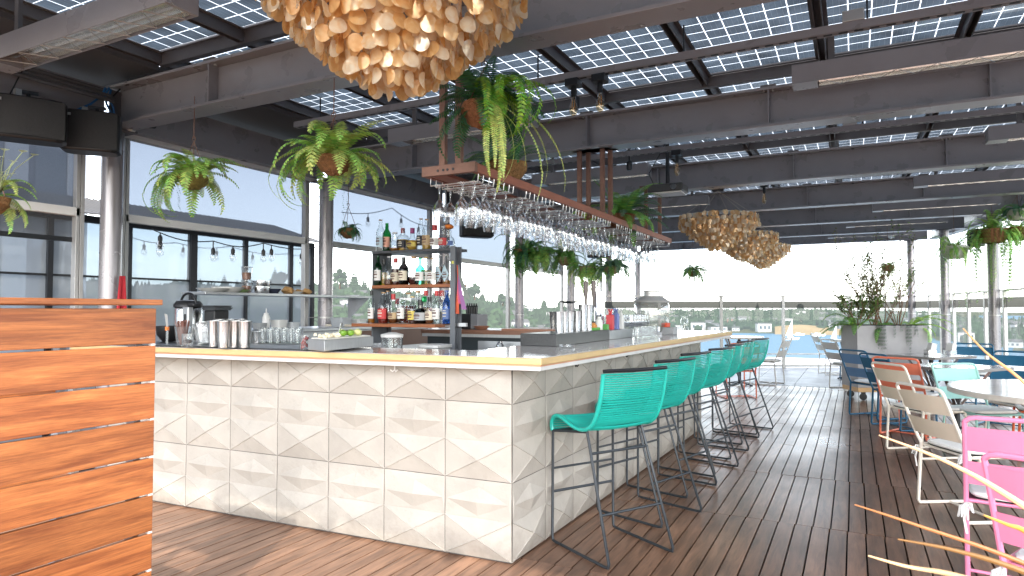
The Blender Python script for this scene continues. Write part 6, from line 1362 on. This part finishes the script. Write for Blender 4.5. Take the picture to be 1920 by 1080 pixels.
for k, (px, py) in enumerate(((1742,654),(1779,652))):
    c = ond(px, 9.6-.1*k, .7552); t = thing('menu_holder', ['steel condiment holder with white cards on the farthest table, left one','steel condiment holder leaning on the farthest table, right one'][k], 'holder', c); f = MB(); f.M = Matrix.Translation(c) @ Matrix.Rotation(.5+.3*k,4,'Z') @ Matrix.Rotation(.25,4,'Y'); f.box(-.04,.04,-.05,.05,.012,.16); f.build('card_block', WHITEP, t, bevel=.003)
    f = MB(); f.M = Matrix.Translation(c) @ Matrix.Rotation(.5+.3*k,4,'Z'); f.box(-.06,.06,-.06,.06,.0,.06); f.build('steel_box', STAIN, t, bevel=.004)
# ================================================================== PLANTER
p0 = ond(1606,10.15,0); ex = RT*(132*10.15/1230); ey = Vector((-math.sin(YAW),math.cos(YAW),0))*.5
t = thing('planter_box', 'tall grey concrete planter box on casters with ferns and branching shrubs', 'planter', p0)
PL = pm('planter_concrete', (.36,.352,.355), rough=.75, var=.10, scale=4, dirt=.25, bump=.15)
poly = [(p0.x,p0.y),(p0.x+ex.x,p0.y+ex.y),(p0.x+ex.x+ey.x,p0.y+ex.y+ey.y),(p0.x+ey.x,p0.y+ey.y)]
MB().prism(poly, .20, 1.155).build('box_wall', PL, t, bevel=.006); MB().prism(inset(poly,.004), .13, .198).build('wooden_base', pm('pine', (.55,.34,.16), rough=.6, stretch=(1,1,6)), t, bevel=.004)
MB().prism(inset(poly,.03), 1.1555, 1.165).build('soil', pm('soil', (.03,.022,.016), rough=1), t)
for k in range(4):
    c = Vector((p0.x,p0.y,0))+ex*(.1 if k % 2 else .9)+ey*(.12 if k < 2 else .88); f = MB(); f.M = Matrix.Translation((c.x,c.y,.055)) @ Matrix.Rotation(PI/2,4,'X'); f.lathe([(.03,-.018),(.054,-.016),(.054,.016),(.03,.018)], (0,0,0), 18); w_ = f.build('caster', BLACKP, t, smooth=True); MB().box(c.x-.03,c.x+.03,c.y-.026,c.y+.026,.10,.129).build('caster_plate', BLACKM, w_)
rg2 = random.Random(12); top_ = lambda u, v: Vector((p0.x,p0.y,1.165))+ex*u+ey*v
def branchy(c, h, label, seed, leaf, spread=.5, nb=9, leafs=.035):
    t = thing('planter_shrub', label, 'shrub', c, None); rg = random.Random(seed); w_ = MB(); l = MB()
    def grow(p, d, L_, r, lv):
        n = 7; pts = [p]
        for i in range(n): d = (d+Vector((rg.uniform(-.16,.16),rg.uniform(-.16,.16),.05))).normalized(); pts.append(pts[-1]+d*L_/n)
        w_.tube(pts, r, 5, r1=r*.5)
        for i in range(2, n+1):
            if lv < 2 and rg.random() < .62: grow(pts[i], (d+Vector((rg.uniform(-1,1),rg.uniform(-1,1),rg.uniform(-.1,.6)))*.8).normalized(), L_*rg.uniform(.4,.6), r*.55, lv+1)
            for q in range(1 if lv else 0):
                a = rg.uniform(0,2*PI); v = Vector((math.cos(a),math.sin(a),rg.uniform(-.1,.9))).normalized(); s = v.orthogonal().normalized()*leafs*.26; z0 = pts[i]+(pts[i-1]-pts[i])*rg.random(); l.add([tuple(z0),tuple(z0+v*leafs*.5+s),tuple(z0+v*leafs),tuple(z0+v*leafs*.5-s)], [(0,1,2,3)])
    for i in range(nb): a = 2*PI*i/nb+rg.uniform(-.3,.3); grow(c+Vector((math.cos(a)*.04,math.sin(a)*.04,0)), Vector((math.cos(a)*spread,math.sin(a)*spread,1)).normalized(), h*rg.uniform(.6,1), .0075, 0)
    w_.build('branches', STEMC, t); l.build('leaves', leaf, t)
SHR = leafmat('shrub_leaf', (.12,.20,.05), island=.5); SHB = leafmat('shrub_brown', (.18,.19,.06), island=.5)
branchy(top_(.34,.4), 1.12, 'brownish upright branching shrub left of the middle of the planter', 31, SHB, .28, 7, .045); branchy(top_(.70,.45), 1.1, 'green branching shrub right of the middle of the planter', 32, SHR, .42, 7, .048); branchy(top_(.12,.4), .42, 'low bushy green shrub at the left end of the planter', 33, SHR, .9, 9, .05); branchy(top_(.52,.6), .85, 'thin twiggy shrub in the middle of the planter', 35, SHR, .5, 6, .04)
for u, az, seed, lb in ((.06,3.3,41,'feathery fern leaning over the left end of the planter'),(.88,.4,42,'feathery fern leaning over the right end of the planter'),(.45,1.5,43,'feathery fern in the middle of the planter')):
    t = thing('planter_fern', lb, 'fern', top_(u,.4)); f = MB(); rg = random.Random(seed)
    for i in range(11): frond(f, top_(u,.4), az+rg.gauss(0,.7 if seed != 43 else 2), rg.uniform(.1,1.0), rg.uniform(.4,.75), rg.uniform(.7,1.6), .06, 24, rg)
    f.build('foliage', FM if seed != 42 else FL, t)
t = thing('trailing_ivy', 'dark trailing strands hanging down the front of the planter', 'plant', top_(.4,0)); f = MB()
for u, n_, L_ in ((.30,14,.40),(.36,12,.46),(.27,8,.30),(.52,4,.22),(.62,5,.12),(.70,6,.38),(.73,6,.46),(.82,6,.26)):
    for i in range(n_): q = top_(u+rg2.uniform(-.02,.02),-.02); q.z = 1.17; trail(f, q-ey.normalized()*rg2.uniform(.005,.04), L_*rg2.uniform(.5,1), rg2, leaf=.017, sway=.02)
f.build('strands', FD, t)
# ================================================================== DRY GRASS BLADES AT THE RIGHT EDGE
t = thing('dry_grass', 'dry orange brown grass blades arching in from the right edge of the picture', 'grass plant', (1.25,1.15,0))
BL_ = [((1648,816),(1780,868),(1925,952),(2250,1160),1.55,.0085,(.80,.50,.28)),((1602,946),(1720,985),(1925,1058),(2250,1230),1.45,.0055,(.42,.17,.06)),((1683,1011),(1790,1032),(1925,1074),(2250,1220),1.30,.0065,(.26,.13,.04)),((1628,1042),(1700,1062),(1810,1084),(2250,1240),1.35,.006,(.82,.55,.30)),((1845,966),(1890,984),(1925,998),(2250,1180),1.3,.0055,(.75,.42,.08)),((1806,616),(1850,662),(1925,722),(2250,1100),1.75,.0045,(.72,.40,.18))]
for k, (a, b_, c, e_, d, r, colr) in enumerate(BL_):
    pts = []
    e_ = (c[0]+(c[0]-b_[0])*2.2, c[1]+(c[1]-b_[1])*2.3+30)
    cr_p = [EYE+ray(*q).normalized()*(d+.05*i) for i, q in enumerate((a,b_,c,e_))]; base = Vector((1.42+.02*k,1.15,.02)); 
    for i in range(len(cr_p)-1):
        p0_, p1_, p2_, p3_ = cr_p[max(i-1,0)], cr_p[i], cr_p[i+1], cr_p[min(i+2,len(cr_p)-1)]
        for q in range(8): u = q/8; pts.append(.5*((2*p1_)+(-p0_+p2_)*u+(2*p0_-5*p1_+4*p2_-p3_)*u*u+(-p0_+3*p1_-3*p2_+p3_)*u**3))
    pts += [cr_p[-1], base]
    f = MB(); f.tube(pts, .0012, 7, r1=r*1.15); f.build('blade', pm(f'dry_blade_{k}', colr, rough=.5, var=.15, scale=8, trans=.25), t, smooth=True)
t = thing('grass_pot', 'dark pot of the dry grass beside the camera', 'pot', (1.45,1.15,0)); MB().lathe([(.14,.003),(.18,.02),(.2,.30),(.19,.30),(.15,.02)], (1.45,1.15,0), 24).build('pot_wall', PL, t, smooth=True)
cam.dof.use_dof = True; cam.dof.focus_distance = 5.2; cam.dof.aperture_fstop = 9
